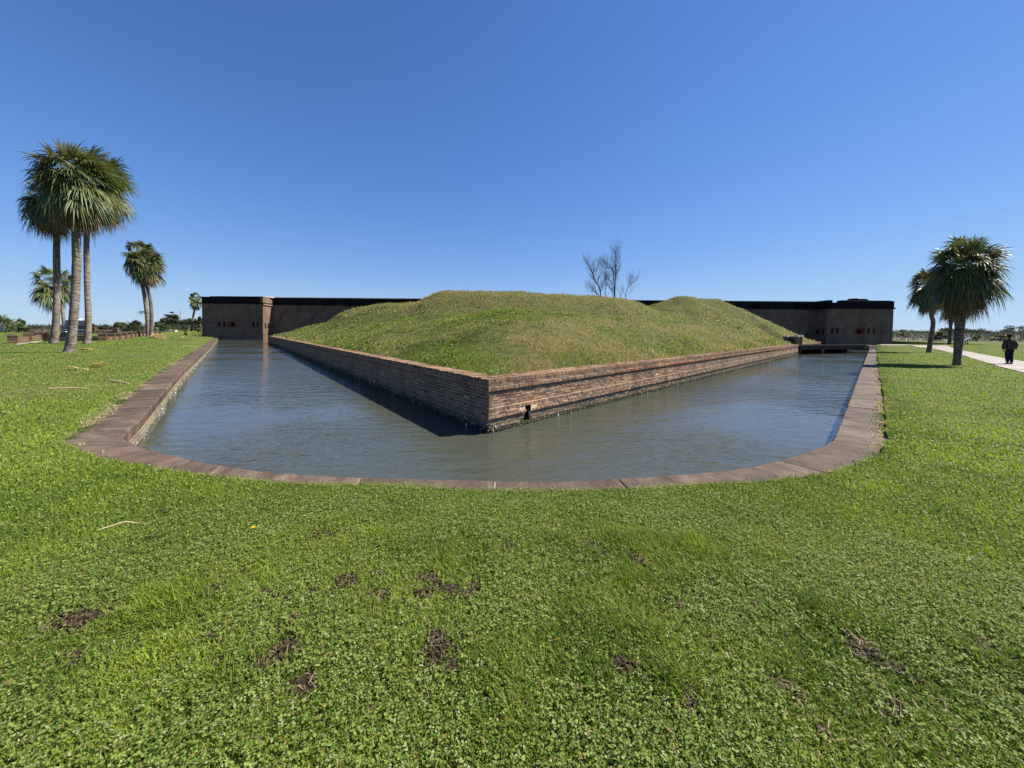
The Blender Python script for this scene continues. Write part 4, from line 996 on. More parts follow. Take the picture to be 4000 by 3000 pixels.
# ------------------------------------------------------------------ bare trees behind the mound
def bare_tree(label, stems, Y, seed, group):
    r = random.Random(seed); b = MB(); base = at(*stems[0][0][0], Y); z0 = float(mz(np.array([[base.x, base.y]]))[0]); loc = (base.x, base.y, z0 - .2)
    o = empty('bare_tree', loc, label, 'tree', group); tw = MB()
    def grow(p, d, L, rad, dep):
        n = 4; ptl = [p]; q = p.copy(); dd = d.copy()
        for i in range(n):
            dd = (dd + Vector((r.uniform(-.2, .2), r.uniform(-.2, .2), r.uniform(-.04, .2)))).normalized(); q = q + dd * L / n; ptl.append(q.copy())
        (b if dep > 2 else tw).tube(ptl, np.linspace(rad, rad * .55, n + 1), 5 if dep > 1 else 3, (.15, .132, .118), cap=False)
        if dep == 0: return
        for k in range(r.choice((2, 2, 3))):
            t = r.uniform(.3, 1); i = min(int(t * n), n - 1); s = ptl[i].lerp(ptl[i + 1], t * n - i)
            ax = dd.cross(Vector((r.uniform(-1, 1), r.uniform(-1, 1), r.uniform(-.5, .5)))).normalized()
            nd_ = (Matrix.Rotation(R(r.uniform(18, 48)), 3, ax) @ dd + Vector((0, 0, .22))).normalized()
            grow(s, nd_, L * r.uniform(.5, .75), rad * .5, dep - 1)
        grow(q, dd, L * .72, rad * .55, dep - 1)
    for pxs, rad in stems:
        pt = [at(x, y, Y) for x, y in pxs]; pt[0].z = min(pt[0].z, z0)
        dense = [Vector(p) for p in catmull([np.array(p) for p in pt], 5)]
        rad_ = np.linspace(rad, rad * .3, len(dense)); b.tube(dense, rad_, 7, (.085, .072, .065))
        for i in range(4, len(dense) - 1):
            for k in range(2):
                if r.random() < .8:
                    d = (dense[i + 1] - dense[i]).normalized(); ax = d.cross(Vector((r.uniform(-1, 1), r.uniform(-1, 1), .2))).normalized()
                    grow(dense[i], (Matrix.Rotation(R(r.uniform(30, 60)), 3, ax) @ d + Vector((0, 0, .15))).normalized(), r.uniform(.85, 1.5) * (1.2 - .5 * i / len(dense)), rad_[i] * .5, 3)
        grow(dense[-1], (dense[-1] - dense[-2]).normalized(), .45, rad_[-1], 3)
    b.build('trunk', M_wood, o, local=loc); tw.build('twigs', M_wood, o, local=loc)
gb = 'bare winter trees behind the mound'
bare_tree('leafless tree leaning left behind the mound crest', [([(2352, 1165), (2345, 1140), (2322, 1090), (2312, 1060), (2295, 1030)], .1), ([(2345, 1140), (2330, 1150), (2312, 1140)], .06), ([(2368, 1165), (2366, 1135), (2372, 1110), (2380, 1090)], .05)], 55, 31, gb)
bare_tree('taller leafless tree with straight trunk behind the mound crest', [([(2402, 1170), (2402, 1120), (2405, 1060), (2406, 1010), (2402, 985)], .1), ([(2403, 1090), (2395, 1065), (2372, 1048), (2352, 1038)], .07), ([(2402, 1120), (2390, 1110), (2380, 1095)], .05), ([(2424, 1170), (2425, 1145)], .08), ([(2436, 1170), (2446, 1140), (2462, 1115), (2472, 1100)], .05)], 56, 37, gb)

# ------------------------------------------------------------------ brick enclosure, bench, signs, van, wayside things
def pier(b, cap_, p, h, s, ang):
    M = Matrix.Translation(Vector((p[0], p[1], p[2]))) @ Matrix.Rotation(ang, 4, 'Z')
    hh = 0; i = 0
    while hh < h - .1:
        g = random.uniform(.75, 1.2); dx = .012 * (i % 2); b.box(-s / 2 - dx, s / 2 + dx, -s / 2 - dx, s / 2 + dx, hh - (.15 if i == 0 else 0), hh + .098, (.13 * g, .085 * g, .058 * g), M); hh += .1; i += 1
    cap_.box(-s / 2 - .05, s / 2 + .05, -s / 2 - .05, s / 2 + .05, hh + .001, hh + .09, (.13, .09, .07), M); cap_.box(-s / 2 + .06, s / 2 - .06, -s / 2 + .06, s / 2 - .06, hh + .091, hh + .17, (.12, .085, .065), M)
def low_wall(label, plist, hw, hp_, s, group):
    """plist: pier places (px,py,Y)"""
    Ps = []
    for px, py, Y in plist:
        p = at(px, py, Y); Ps.append(Vector((p.x, p.y, float(gz([(p.x, p.y)])[0]))))
    o = empty('enclosure_wall', Ps[0], label, 'wall', group)
    for i, p in enumerate(Ps):
        q = Ps[i + 1] if i + 1 < len(Ps) else Ps[i - 1]; ang = math.atan2(q.y - p.y, q.x - p.x)
        b, c = MB(), MB(); pier(b, c, p, hp_, s, ang); pr = b.build('pier', M_brick, o, local=Ps[0]); c.build('pier_cap', M_brick, pr, local=Ps[0])
    for p, q in zip(Ps[:-1], Ps[1:]):
        b = MB(); d = (q - p); L = Vector((d.x, d.y)).length; ang = math.atan2(d.y, d.x); M = Matrix.Translation(p) @ Matrix.Rotation(ang, 4, 'Z'); sl = (q.z - p.z) / L
        rows_ = int(hw / .09); n = max(1, int((L - s) / .24))
        for rr_ in range(rows_):
            for k in range(n):
                x0 = s / 2 + .016 + (L - s - .03) / n * k; x1 = s / 2 + .008 + (L - s - .03) / n * (k + 1); g = random.uniform(.7, 1.25)
                zb = rr_ * .09 + sl * x0 - (.2 if rr_ == 0 else 0); jj_ = random.uniform(-.006, .006)
                b.box(x0, x1, -.11 + jj_, .11 + jj_, zb, rr_ * .09 + .084 + sl * x0, (.2 * g, .13 * g, .088 * g), M)
        b.build('wall_panel', M_brick, o, local=Ps[0])
ge = 'low brick walls of the enclosure'
low_wall('low brick wall running back from the corner pier at the far left', [(50, 1341, 32), (108, 1329, 36.5), (155, 1323, 41)], .42, .66, .5, ge)
low_wall('long low brick wall with many capped piers receding toward the crossing palms', [(190, 1333, 35), (401, 1331, 36), (436, 1321, 39), (461, 1318, 41.3), (485, 1316, 43.6), (506, 1314, 45.9), (523, 1312.5, 48.2), (538, 1311.5, 50.4), (553, 1311, 52.4), (568, 1311, 54.6), (602, 1311, 58), (617, 1311, 60)], .38, .66, .5, ge)
low_wall('short dark brick wall at the back of the enclosure, between two piers', [(366, 1309, 56), (453, 1309, 57)], .5, .85, .5, ge)
low_wall('stub of brick wall with two squat piers behind the left wall', [(131, 1318, 42), (188, 1316, 46)], .3, .6, .5, ge)
# headstone
p = G(256, 1318, 42); o = empty('headstone', p, 'dark rounded headstone with pale top inside the brick enclosure', 'headstone')
b = MB(); n = 10; prof_ = [(-.45, 0)] + [(-.45 * math.cos(math.pi * i / n), .42 + .35 * math.sin(math.pi * i / n)) for i in range(n + 1)] + [(.45, 0)]
vs = [(x, y_, z_) for y_ in (-.12, .12) for x, z_ in prof_]; m = len(prof_)
b.add(vs, [tuple(range(m))[::-1], tuple(range(m, 2 * m))] + [(i, (i + 1) % m, m + (i + 1) % m, m + i) for i in range(m)], (.12, .12, .11)); b.build('slab', M_mortar, o, bevel=.015)
b = MB(); vs = [(x * 1.04, y_, z_ + .02) for y_ in (-.13, .13) for x, z_ in prof_[4:9]]; m = 5; b.add(vs + [(x * .96, y_, z_ - .04) for y_ in (-.13, .13) for x, z_ in prof_[4:9]], [(i, i + 1, 5 + i + 1, 5 + i) for i in range(4)] + [(i, i + 1, 10 + i + 1, 10 + i) for i in range(4)], (.6, .6, .56)); b.build('pale_cap', M_mortar, o)  # paler cap over the rounded top
# bench
p = G(101, 1303, 65); bn = empty('park_bench', p, 'dark wooden park bench facing away on the lawn by the marsh', 'bench', rz=R(4))
bc = (.045, .033, .028)
b = MB()
for i in range(4): b.box(-.95, .95, -.28 + i * .13, -.17 + i * .13, .42, .455, bc)
b.build('seat', M_wood, bn)
b = MB()
for i in range(4): b.box(-.95, .95, -.345 - i * .015, -.31 - i * .015, .5 + i * .115, .6 + i * .115, bc)
b.build('backrest', M_wood, bn)
for x in (-.85, 0, .85):
    for y_ in (-.27, .16):
        b = MB(); b.box(x - .04, x + .04, y_ - .04, y_ + .04, -.05, .418, bc); b.build('leg', M_wood, bn)
# blue sign at the far left
p = G(-4, 1296, 60); sg = empty('information_sign', p, 'blue framed information board cut by the left edge beside palmettos', 'sign', rz=R(-6))
b = MB(); b.box(-.62, .62, -.03, .03, .5, 1.42, (.1, .22, .36)); b.box(-.6, .6, -.036, -.031, 1.18, 1.34, (.45, .55, .65)); b.box(-.6, .6, -.036, -.031, .95, 1.05, (.3, .42, .52)); b.box(-.6, .6, -.036, -.031, .6, .8, (.16, .3, .42)); b.build('panel', M_paint, sg)
for x in (-.7, .68):
    b = MB(); b.box(x - .06, x + .06, -.06, .06, -.1, 1.5, (.06, .06, .055)); b.build('post', M_wood, sg)
# van seen between the palm trunks
p = G(304, 1322, 47); vn = empty('van', p, 'dark blue van with white roof unit glimpsed between the palm trunks', 'van', rz=R(47))
b = MB(); sec = [(-.95, .35), (-.98, 1.0), (-.9, 1.35), (-.78, 2.0), (.78, 2.0), (.9, 1.35), (.98, 1.0), (.95, .35)]
n = len(sec); ys_ = (-2.4, 2.4); b.add([(x, y_, z_) for y_ in ys_ for x, z_ in sec], [tuple(range(n)), tuple(range(n, 2 * n))[::-1]] + [(i, (i + 1) % n, n + (i + 1) % n, n + i) for i in range(n)], (.02, .032, .06))
b.build('body', M_paint, vn, bevel=.06)
b = MB(); b.add([(-.8, -2.43, 1.05), (.8, -2.43, 1.05), (.66, -2.43, 1.42), (-.66, -2.43, 1.42), (-.8, -2.38, 1.05), (.8, -2.38, 1.05), (.66, -2.38, 1.42), (-.66, -2.38, 1.42)], [(0, 1, 2, 3), (0, 4, 5, 1), (1, 5, 6, 2), (2, 6, 7, 3), (3, 7, 4, 0)], (.008, .008, .01)); b.build('window', M_paint, vn)
b = MB(); b.box(-.9, .9, -2.5, -2.41, .86, .92, (.2, .22, .26)); b.box(-.95, .95, -2.52, -2.42, .38, .55, (.05, .05, .055)); b.build('bumper', M_paint, vn, bevel=.015)
b = MB(); b.box(-.8, .8, -2.3, 2.3, 2.003, 2.07, (.4, .42, .45)); b.build('roof', M_paint, vn, bevel=.02)
b = MB(); b.box(-.25, .45, -1.4, -.4, 2.073, 2.3, (.8, .8, .8)); b.build('roof_unit', M_paint, vn, bevel=.05)
for x in (-.82, .82):
    for y_ in (-1.5, 1.5):
        b = MB(); b.tube([(x - .1, y_, .33), (x + .1, y_, .33)], [.34, .34], 16, (.02, .02, .02)); w1 = b.build('wheel', M_cloth, vn)
# pale low foundation wall
p = G(662, 1290, 88); fw = empty('foundation_wall', p, 'long low pale concrete foundation in front of the dark bushes', 'wall', rz=R(-3))
b = MB(); b.box(-2.0, 1.7, -.3, .3, -.2, .28, (.62, .57, .48)); b.build('wall_body', M_mortar, fw, bevel=.02); b = MB(); b.box(-1.95, -.5, .4, 1.2, -.2, .4, (.35, .27, .2)); b.build('wall_return', M_mortar, fw)
# wayside panel at the right
p = G(3775, 1346, 57); ws = empty('wayside_sign', p, 'low slanted wayside panel on two dark legs on the right lawn', 'sign', rz=R(62))
for x in (-.28, .28):
    b = MB(); b.box(x - .04, x + .04, -.04, .04, -.1, .72, (.02, .02, .022)); b.build('leg', M_paint, ws)
b = MB(); M = Matrix.Translation((0, -.05, .86)) @ Matrix.Rotation(R(-38), 4, 'X'); b.box(-.48, .48, -.4, .4, -.03, .03, (.02, .02, .022), M); b.build('frame', M_paint, ws)
b = MB(); b.box(-.44, .44, -.36, .36, .032, .038, (.3, .4, .5), M); b.build('panel', M_paint, ws)

# ------------------------------------------------------------------ person walking away
pp = G(3941, 1423, 22.3); per = empty('person', pp, 'person in black hat and dark plaid jacket walking away along the path', 'person', rz=R(-8))
def skin(name, verts, edges, radii, mat, sub=2, root=0, parent=per, col=(1, 1, 1)):
    me = bpy.data.meshes.new(name); me.from_pydata(verts, edges, []); me.update()
    tmp = bpy.data.objects.new(name, me); COL.objects.link(tmp)
    m = tmp.modifiers.new('skin', 'SKIN'); m.use_smooth_shade = True
    for i, rr_ in enumerate(radii):
        rv = rr_ if isinstance(rr_, tuple) else (rr_, rr_); me.skin_vertices[0].data[i].radius = rv
    me.skin_vertices[0].data[root].use_root = True
    s = tmp.modifiers.new('sub', 'SUBSURF'); s.levels = sub; s.render_levels = sub
    dg = bpy.context.evaluated_depsgraph_get(); ev = tmp.evaluated_get(dg); m2 = bpy.data.meshes.new_from_object(ev)
    bpy.data.objects.remove(tmp); bpy.data.meshes.remove(me); m2.name = name
    a = m2.attributes.new('Col', 'FLOAT_COLOR', 'FACE'); a.data.foreach_set('color', np.tile(np.array([*col, 1], dtype=np.float32), len(m2.polygons)))
    return link(name, m2, mat, parent)
# skeleton facing +Y, mid-stride
bv = [(0, 0, .95), (0, 0, 1.1), (0, .01, 1.28), (0, .02, 1.42), (0, .03, 1.5), (0, .05, 1.58), (0, .05, 1.68)]
be = [(0, 1), (1, 2), (2, 3), (3, 4), (4, 5), (5, 6)]; brd = [(.16, .12), (.15, .11), (.17, .11), (.14, .09), .055, (.075, .09), (.07, .085)]
def chain(start, pts_, rads):
    pr = start
    for p_, r_ in zip(pts_, rads): bv.append(p_); brd.append(r_); be.append((pr, len(bv) - 1)); pr = len(bv) - 1
    return pr
legs = {-1: [(-.09, 0, .88), (-.065, .06, .5), (-.04, .02, .1), (-.04, .12, .04)], 1: [(.09, 0, .88), (.06, -.02, .5), (.035, -.1, .12), (.04, .02, .04)]}
for sgn in (-1, 1): chain(0, legs[sgn], [.1, .065, .045, .035])
for sgn in (-1, 1):
    wri = chain(3, [(sgn * .19, .01, 1.42), (sgn * .27, -.03, 1.16), (sgn * .25, .05, .93)], [.06, .045, .03])
    palm_ = chain(wri, [(sgn * .245, .06, .87)], [(.03, .02)])
    for k in range(4): chain(palm_, [(sgn * .245, .035 + .018 * k, .82), (sgn * .235, .04 + .018 * k, .775 + .006 * abs(k - 1.5))], [.009, .008])
    chain(wri, [(sgn * .225, .095, .87), (sgn * .215, .105, .83)], [.01, .009])
skin('body', bv, be, brd, M_cloth, 1, 0, col=(.26, .15, .11))
# trousers
tv = [(0, 0, .98), (0, 0, .9), (-.1, 0, .82), (-.07, .06, .5), (-.045, .02, .09), (.1, 0, .82), (.065, -.02, .5), (.04, -.1, .1)]
skin('trousers', tv, [(0, 1), (1, 2), (2, 3), (3, 4), (1, 5), (5, 6), (6, 7)], [(.19, .14), (.18, .14), .115, .085, .07, .115, .085, .07], M_cloth, 2, 0, col=(.012, .014, .022))
# plaid jacket
def plaid_mat():
    m, t, b, out = newmat('plaid_cloth'); co = coords(t)
    sep = t.nodes.new('ShaderNodeSeparateXYZ'); t.links.new(co, sep.inputs[0])
    def stripe(sock, w_, ph):
        a = N(t, 'ShaderNodeMath', operation='MULTIPLY_ADD'); t.links.new(sock, a.inputs[0]); a.inputs[1].default_value = 1 / w_; a.inputs[2].default_value = ph
        f = N(t, 'ShaderNodeMath', operation='FRACT'); t.links.new(a.outputs[0], f.inputs[0])
        g = N(t, 'ShaderNodeMath', operation='GREATER_THAN'); t.links.new(f.outputs[0], g.inputs[0]); g.inputs[1].default_value = .62; return g.outputs[0]
    s = N(t, 'ShaderNodeMath', operation='ADD'); t.links.new(stripe(sep.outputs[0], .1, .3), s.inputs[0]); t.links.new(stripe(sep.outputs[2], .1, .1), s.inputs[1])
    h_ = N(t, 'ShaderNodeMath', operation='MULTIPLY'); t.links.new(s.outputs[0], h_.inputs[0]); h_.inputs[1].default_value = .5
    t.links.new(ramp(t, h_.outputs[0], [(0, (.014, .013, .014)), (.5, (.05, .042, .04)), (1, (.13, .1, .09))]), b.inputs['Base Color']); b.inputs['Roughness'].default_value = .95; b.inputs['Specular IOR Level'].default_value = .1
    return m
M_plaid = plaid_mat()
jv = [(0, 0, .84), (0, 0, 1.05), (0, 0, 1.28), (0, .02, 1.42), (0, .03, 1.5)]; jr = [(.225, .17), (.225, .17), (.235, .165), (.17, .12), (.085, .085)]; je = [(0, 1), (1, 2), (2, 3), (3, 4)]
for sgn in (-1, 1):
    i = len(jv); jv += [(sgn * .21, .01, 1.41), (sgn * .31, -.03, 1.16), (sgn * .275, .045, .9)]; jr += [.095, .095, .075]; je += [(3, i), (i, i + 1), (i + 1, i + 2)]
skin('jacket', jv, je, jr, M_plaid, 2, 0)
b = MB(); b.tube([(0, .05, 1.67), (0, .05, 1.675), (0, .05, 1.695)], [.175, .18, .175], 20, (.012, .012, .014)); b.tube([(0, .05, 1.69), (0, .05, 1.76), (0, .05, 1.8), (0, .05, 1.815)], [.108, .102, .085, .03], 18, (.013, .013, .015)); b.build('hat', M_cloth, per, smooth=True)
skin('hair', [(0, .03, 1.68), (0, .02, 1.56)], [(0, 1)], [(.085, .09), (.07, .06)], M_cloth, 2, 0, col=(.015, .013, .012))
for (x, y_, z_, pt) in ((-.042, .08, .05, 0), (.042, -.04, .07, 0)):
    skin('shoe', [(x, y_ - .1, z_), (x, y_, z_ - .005), (x, y_ + .13, z_ - .015)], [(0, 1), (1, 2)], [(.045, .05), (.05, .045), (.045, .03)], M_cloth, 2, 0, col=(.04, .03, .028))

# ------------------------------------------------------------------ fallen fronds, sticks and straw on the left lawn
def fallen(name, label, px, py, L, wd, kind, rz, seed, group='fallen palm debris on the left lawn'):
    r = random.Random(seed); q = ground_hit(px, py); z0 = float(gz([q])[0]); o = empty(name, (q[0], q[1], z0), label, 'palm frond', group, rz)
    V, Fs, Cc = [], [], []; b = MB()
    if kind == 'stick': b.tube([(-L / 2, 0, .02), (0, r.uniform(-.04, .04), .045), (L / 2, 0, .02)], [wd, wd * .8, wd * .4], 6, (.62, .5, .32)); b.build('stalk', M_dead, o)
    else:
        frond(V, Fs, Cc, Vector((-L * .5, 0, .04)), 0, R(24 if kind == 'fan' else 6), L * .4, L * .55, 18, Vector((0, 0, 0)), (.7, .57, .34), droop=.12, wleaf=.05, spread=1.0 if kind == 'fan' else .35, r=r)
        mesh_of('dry_blade', V, Fs, Cc, M_dead, o, (0, 0, 0))
fallen('fallen_frond', 'dry tan fan frond with raised fan, lying nearest the moat corner', 365, 1460, .95, .03, 'fan', R(20), 2)
fallen('fallen_frond', 'dry pale narrow frond lying flat left of the raised dry fan', 305, 1447, 1.0, .03, 'flat', R(170), 3)
fallen('fallen_stalk', 'pale dry stalk lying beside the moat coping on the left lawn', 465, 1494, 1.3, .03, 'stick', R(-25), 4)
fallen('fallen_stalk', 'thin dry twin stalk lying farthest left on the lawn', 270, 1521, .9, .018, 'stick', R(8), 5)
fallen('fallen_stalk', 'short dry stalk lying in the clover of the near lawn', 480, 2068, .3, .006, 'stick', R(18), 15)
fallen('fallen_frond', 'dry straw frond lying at the foot of the leaning front palm', 312, 1374, 1.6, .03, 'flat', R(0), 6)
fallen('fallen_frond', 'curled brown dry frond on the lawn before the left bastion', 700, 1333, 1.5, .04, 'fan', R(10), 7)
fallen('fallen_stalk', 'bleached thin branch on the grass near the far coping', 748, 1355, 1.6, .03, 'stick', R(-4), 8)
# one yellow flower in the near lawn
q = atz(990, 2069, .13); fl = empty('dandelion', (q.x, q.y, .1), 'single yellow dandelion flower in the near lawn', 'flower')
b = MB(); b.tube([(0, 0, -.02), (.004, 0, .03), (0, 0, .05)], [.0025] * 3, 5, (.1, .16, .03)); b.build('stem', M_leaf, fl)
b = MB()
for k in range(22):
    a = k * 2.39996; l_ = .008 + .012 * (k / 22); h_ = .056 - .006 * (k / 22)
    b.add([(0, 0, .05), (math.cos(a - .2) * l_, math.sin(a - .2) * l_, h_), (math.cos(a + .2) * l_, math.sin(a + .2) * l_, h_)], [(0, 1, 2)], (.75, .5, .02))
b.build('petals', M_leaf, fl)
# dry root thatch by the crossing palms
q = at(618, 1320, 47); z0 = float(gz([(q.x, q.y)])[0]); n = 1500
Pq = np.c_[rng.normal(0, .9, n), rng.normal(0, .35, n)]; Pq[:, 1] -= Pq[:, 0] * .7; hz = .45 * np.exp(-(Pq[:, 0] / 1.0) ** 2) * rng.random(n)
V, Fq, Cc = blades(np.c_[Pq, hz + gz(Pq + [q.x, q.y]) - z0], rng.uniform(.15, .5, n), rng.uniform(.02, .05, n), rng.uniform(0, 6.28, n), rng.uniform(.6, 1.5, n), lerp((.28, .21, .11), (.48, .38, .22), rng.random(n)))
dt = link('dry_grass_clump', npmesh('dry_grass_clump', V, Fq, Cc), M_dead); dt.location = (q.x, q.y, z0); tag(dt, 'heap of dry straw spilling from the base of the crossing palms', 'dry grass')

# ------------------------------------------------------------------ far vegetation
def leaf_cloud(centers, radii, n, size, c0, c1, flat=1.0, seed=1):
    r = np.random.default_rng(seed); centers = np.array(centers, float); radii = np.array(radii, float)
    wt = radii.prod(1) ** .7; i = r.choice(len(centers), n, p=wt / wt.sum())
    d = r.normal(size=(n, 3)); d /= np.linalg.norm(d, axis=1)[:, None]; rad_ = r.random(n) ** .4
    P = centers[i] + d * rad_[:, None] * radii[i]
    u = r.normal(size=(n, 3)); u[:, 2] *= flat; u /= np.linalg.norm(u, axis=1)[:, None]; v = np.cross(u, r.normal(size=(n, 3))); v /= np.linalg.norm(v, axis=1)[:, None]
    s = (size * r.uniform(.6, 1.4, n))[:, None]
    V = np.stack([P - u * s * .5, P - v * s * .28, P + u * s * .5, P + v * s * .28], 1).reshape(-1, 3)
    cl = r.uniform(.75, 1.25, len(centers))[i]
    return V, np.arange(4 * n).reshape(n, 4), np.clip(lerp(c0, c1, r.random(n)) * cl[:, None], 0, 1)
def bush(name, label, cat, px, py, Y, wpx, hpx, n, size, c0, c1, group, seed, trunk=True, lumps=9, parts_=None):
    g = G(px, py, Y); z0 = g.z; k = Y / F; stt = math.sqrt(1 + ((px - 2000) / F) ** 2); W = wpx * k / stt; H = hpx * k
    r = random.Random(seed); o = empty(name, g, label, cat, group); cs, rs_ = [], []
    for i in range(lumps):
        a = r.uniform(0, 6.28); q = r.random() ** .5; hh = r.uniform(.25, .85); sc = 1 - .5 * abs(hh - .45)
        cs.append((math.cos(a) * q * W * .33 * sc, math.sin(a) * q * W * .33 * sc, H * hh)); rr_ = r.uniform(.14, .24); rs_.append((W * rr_, W * rr_, H * rr_ * .85))
    cs.append((0, 0, H * .35)); rs_.append((W * .36, W * .36, H * .32))
    for e in parts_ or []: cs.append((e[0] * W, e[1] * W, e[2] * H)); rs_.append((e[3] * W, e[3] * W, e[4] * H))
    V, Fq, Cc = leaf_cloud(cs, rs_, n, size, c0, c1, 1, seed); link('foliage', npmesh('foliage', V, Fq, Cc), M_leaf, o)
    b = MB()
    for i in range(5):
        c = cs[i]; b.tube([(c[0] * .15, c[1] * .15, -.2), (c[0] * .5, c[1] * .5, c[2] * .5), c], [.12 * H / 4, .08 * H / 4, .03], 5, (.09, .075, .06))
    b.build('stem', M_wood, o)
    return o
def palmetto(label, px, py, Y, hpx, seed, group, nf=22, tone=1.0):
    g = G(px, py, Y); r = random.Random(seed); o = empty('palmetto_bush', g, label, 'palmetto', group); H = hpx * Y / F
    V, Fs, Cc = [], [], []
    for i in range(nf):
        el = R(r.uniform(12, 85)); az = i * 2.39996; c = tuple(x * tone * r.uniform(.8, 1.3) for x in (.065, .085, .035))
        frond(V, Fs, Cc, Vector((r.uniform(-.3, .3) * H * .5, r.uniform(-.3, .3) * H * .5, r.uniform(.0, .35) * H)), az, el, H * .4, H * .42, 13, Vector((0, 0, 0)), c, droop=.8, wleaf=.13, r=r)
    mesh_of('fronds', V, Fs, Cc, M_palm, o, (0, 0, 0))
    b = MB()
    for k in range(3): b.tube([(0, 0, -.1), (r.uniform(-.2, .2), r.uniform(-.2, .2), H * .35)], [.12, .08], 6, (.12, .095, .07))
    b.build('stem', M_wood, o); return o
gl, gr_ = 'bushes beyond the left lawn', 'bushes beyond the right lawn'
dk0, dk1 = (.02, .03, .012), (.06, .075, .03); md0, md1 = (.04, .055, .02), (.1, .115, .05)
tr = bush('evergreen_tree', 'dark evergreen tree with flat jutting top branch, between the crossing palms and fort', 'tree', 675, 1284, 98, 110, 62, 6500, .32, dk0, dk1, gl, 3, lumps=12, parts_=[(-.28, 0, 1.0, .13, .05), (-.05, 0, 1.18, .1, .05), (.05, 0, .95, .18, .12), (-.12, 0, .9, .15, .06)])
b = MB(); b.tube([(2.2, 0, 2.5), (1.9, 0, 4.6), (2.1, 0, 6.0)], [.07, .05, .02], 5, (.16, .14, .12)); b.tube([(1.95, 0, 4.3), (2.6, 0, 5.2)], [.04, .02], 4, (.16, .14, .12)); b.build('dead_branch', M_wood, tr)
bush('shrub', 'dense dark green shrub tree beside the dark evergreen, left of the lone small palm', 'bush', 738, 1284, 100, 75, 50, 4500, .34, md0, md1, gl, 5)
bush('shrub', 'dark olive shrub pressed against the left bastion of the fort', 'bush', 778, 1288, 96, 44, 62, 3500, .3, dk0, (.08, .08, .03), gl, 7)
bush('shrub', 'dry grey leafless-looking scrub at the foot of the bastion corner', 'bush', 775, 1293, 90, 40, 28, 2200, .22, (.12, .11, .08), (.2, .19, .15), gl, 9)
bush('shrub', 'rounded green shrub on the skyline just right of the pale-patched palm trunk', 'bush', 365, 1294, 92, 45, 32, 2600, .3, dk0, md1, gl, 11)
bush('shrub', 'broad olive shrub on the skyline between the brick enclosure and crossing palms', 'bush', 470, 1292, 95, 80, 40, 4500, .3, md0, md1, gl, 13)
bush('shrub', 'low grey-green shrub between two skyline shrubs behind the back brick wall', 'bush', 412, 1293, 94, 60, 30, 3000, .28, md0, (.11, .115, .06), gl, 15)
bush('shrub', 'dark green shrub hugging the right side of the crossing palms', 'bush', 625, 1290, 92, 60, 36, 3200, .3, dk0, md1, gl, 17)
bush('shrub', 'tall dark shrub at the far left behind the bench', 'bush', 84, 1297, 84, 44, 52, 3500, .28, (.03, .045, .015), md1, gl, 19)
bush('shrub', 'dark shadowy shrub between the blue board and palmettos', 'bush', 28, 1297, 84, 60, 50, 3500, .28, dk0, md1, gl, 21)
palmetto('big dark palmetto bush behind the enclosure, left of the crossing palms', 528, 1292, 86, 48, 3, gl, 46, .75)
palmetto('yellow-green palmetto with splayed fronds behind the bench', 60, 1299, 76, 46, 5, gl, 30, 1.5)
palmetto('tall palmetto towering over the blue board at the left edge', 8, 1298, 78, 72, 7, gl, 30, 1.2)
palmetto('small bright palmetto at the foot of the bushes by the fort corner', 728, 1290, 90, 24, 9, gl, 20, 1.5)
palmetto('palmetto clump right of the crossing palm trunks', 640, 1289, 88, 34, 11, gl, 30, 1.1)
palmetto('wide dark palmetto between the two path palms on the right lawn edge', 3672, 1326, 96, 42, 13, gr_, 44, .9)
palmetto('pale fan palmetto just right of the wayside panel', 3815, 1322, 100, 26, 15, gr_, 30, 1.6)
palmetto('palmetto behind the shoulder of the walking person', 3905, 1322, 98, 34, 17, gr_, 30, 1.2)
palmetto('pale palmetto at the lawn edge beside the right bastion', 3520, 1322, 112, 34, 19, gr_, 30, 1.5)
# marsh and scrub belts: too many stems to count
def belt(pxr, Y0, Y1, base_off, hpx, n, cols, seed, wdt=.12):
    r = np.random.default_rng(seed); px = r.uniform(*pxr, n); Y = r.uniform(Y0, Y1, n)
    X = (px - 2000) / F * Y; P = np.c_[X, Y]; z = gz(P); hgt = hpx * (Y0 + Y1) / 2 / F * r.uniform(.5, 1.05, n) * (.65 + .7 * noise2(P, 6, seed, 2))
    t = np.clip(noise2(P, 5, seed + 1, 3) * 1.5 - .25 + r.normal(0, .2, n), 0, 1)
    return blades(np.c_[P, z - .1], hgt, wdt * r.uniform(.6, 1.6, n), r.uniform(-.6, .6, n), r.uniform(0, 1.0, n), np.clip(lerp(cols[0], cols[1], t), 0, 1))
parts = [belt((-400, 860), 92, 135, 0, 27, 26000, ((.05, .055, .028), (.13, .115, .065)), 61), belt((-400, 500), 84, 92, 0, 12, 9000, ((.17, .13, .08), (.26, .2, .13)), 63)]
V, Fq, Cc = joinq(parts); o = link('marsh_grass', npmesh('marsh_grass', V, Fq, Cc), M_leaf); tag(o, 'brown and olive marsh scrub beyond the left lawn', 'marsh', kind='stuff')
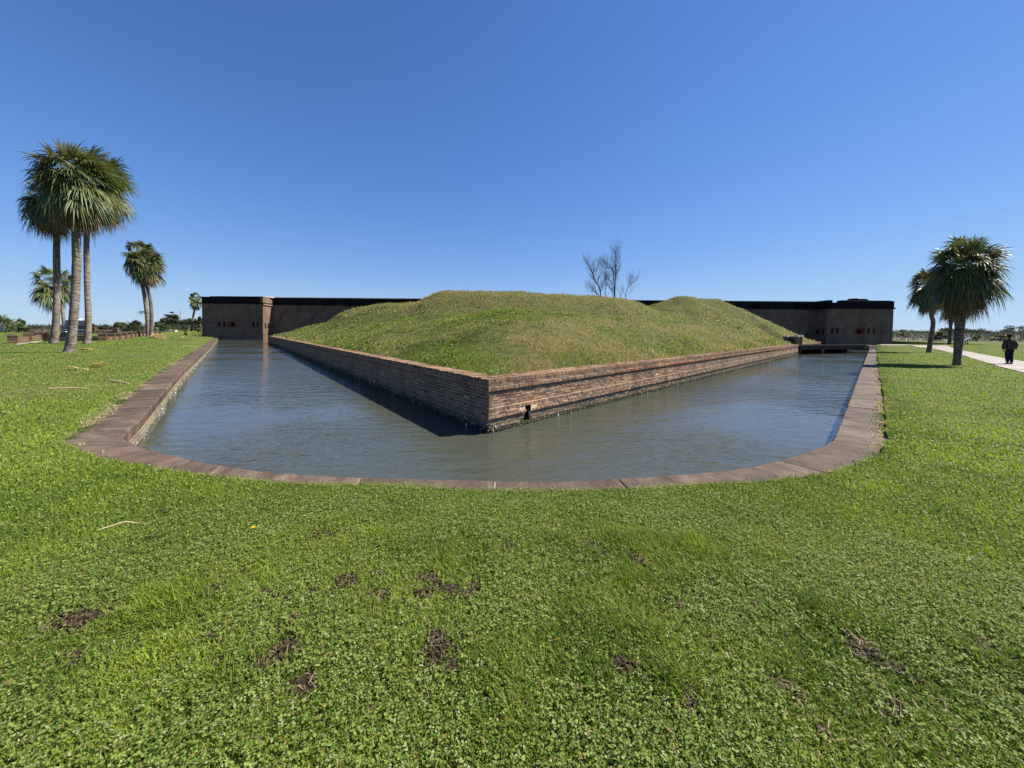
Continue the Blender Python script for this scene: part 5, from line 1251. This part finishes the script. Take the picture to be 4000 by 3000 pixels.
parts = [belt((3440, 4400), 100, 112, 0, 14, 9000, ((.15, .125, .09), (.24, .2, .15)), 71), belt((3440, 4400), 110, 150, 0, 36, 26000, ((.05, .06, .035), (.15, .16, .1)), 73)]
r2 = np.random.default_rng(5); cs = []; rs_ = []
for i in range(70): px = r2.uniform(3400, 4400); Y = r2.uniform(108, 140); hgt = r2.uniform(1.2, 2.6); cs.append(((px - 2000) / F * Y, Y, .4 + hgt * .5)); rs_.append((r2.uniform(1.2, 3), r2.uniform(1.2, 3), hgt * .6))
parts.append(leaf_cloud(cs, rs_, 26000, .34, (.045, .055, .03), (.17, .18, .11), 1, 75))
V, Fq, Cc = joinq(parts); o = link('scrub', npmesh('scrub', V, Fq, Cc), M_leaf); tag(o, 'grey-green scrub and reeds beyond the right lawn', 'scrub', kind='stuff')
cs = []; rs_ = []
for i in range(120):
    px = r2.uniform(3380, 4500); Y = r2.uniform(190, 235); H = np.interp(px, [3380, 3560, 3640, 3700, 3780, 3850, 3950, 4500], [5.2, 5.0, 5.2, 7.4, 7.6, 6.8, 9.4, 9.0]) * r2.uniform(.72, 1.05)
    for k in range(3): cs.append(((px - 2000) / F * Y + r2.normal(0, 2), Y + r2.normal(0, 2), H * r2.uniform(.35, .85))); rs_.append((r2.uniform(1.6, 3.4), 2.4, H * r2.uniform(.12, .2)))
V, Fq, Cc = leaf_cloud(cs, rs_, 42000, .75, (.018, .026, .014), (.06, .068, .036), 1, 77)
o = link('woodland', npmesh('woodland', V, Fq, Cc), M_leaf); tag(o, 'distant dark pine and cedar wood along the right skyline', 'woodland', kind='stuff')
cs = []; rs_ = []
for i in range(46):
    px = r2.uniform(-500, 900); Y = r2.uniform(200, 260); H = r2.uniform(1.2, 2.2); cs.append(((px - 2000) / F * Y, Y, H * .6)); rs_.append((6, 4, H * .7))
V, Fq, Cc = leaf_cloud(cs, rs_, 9000, .7, (.03, .04, .02), (.09, .09, .05), 1, 79)
o = link('woodland', npmesh('woodland', V, Fq, Cc), M_leaf); tag(o, 'low far line of scrub on the left horizon', 'woodland', kind='stuff')
print('DONE')
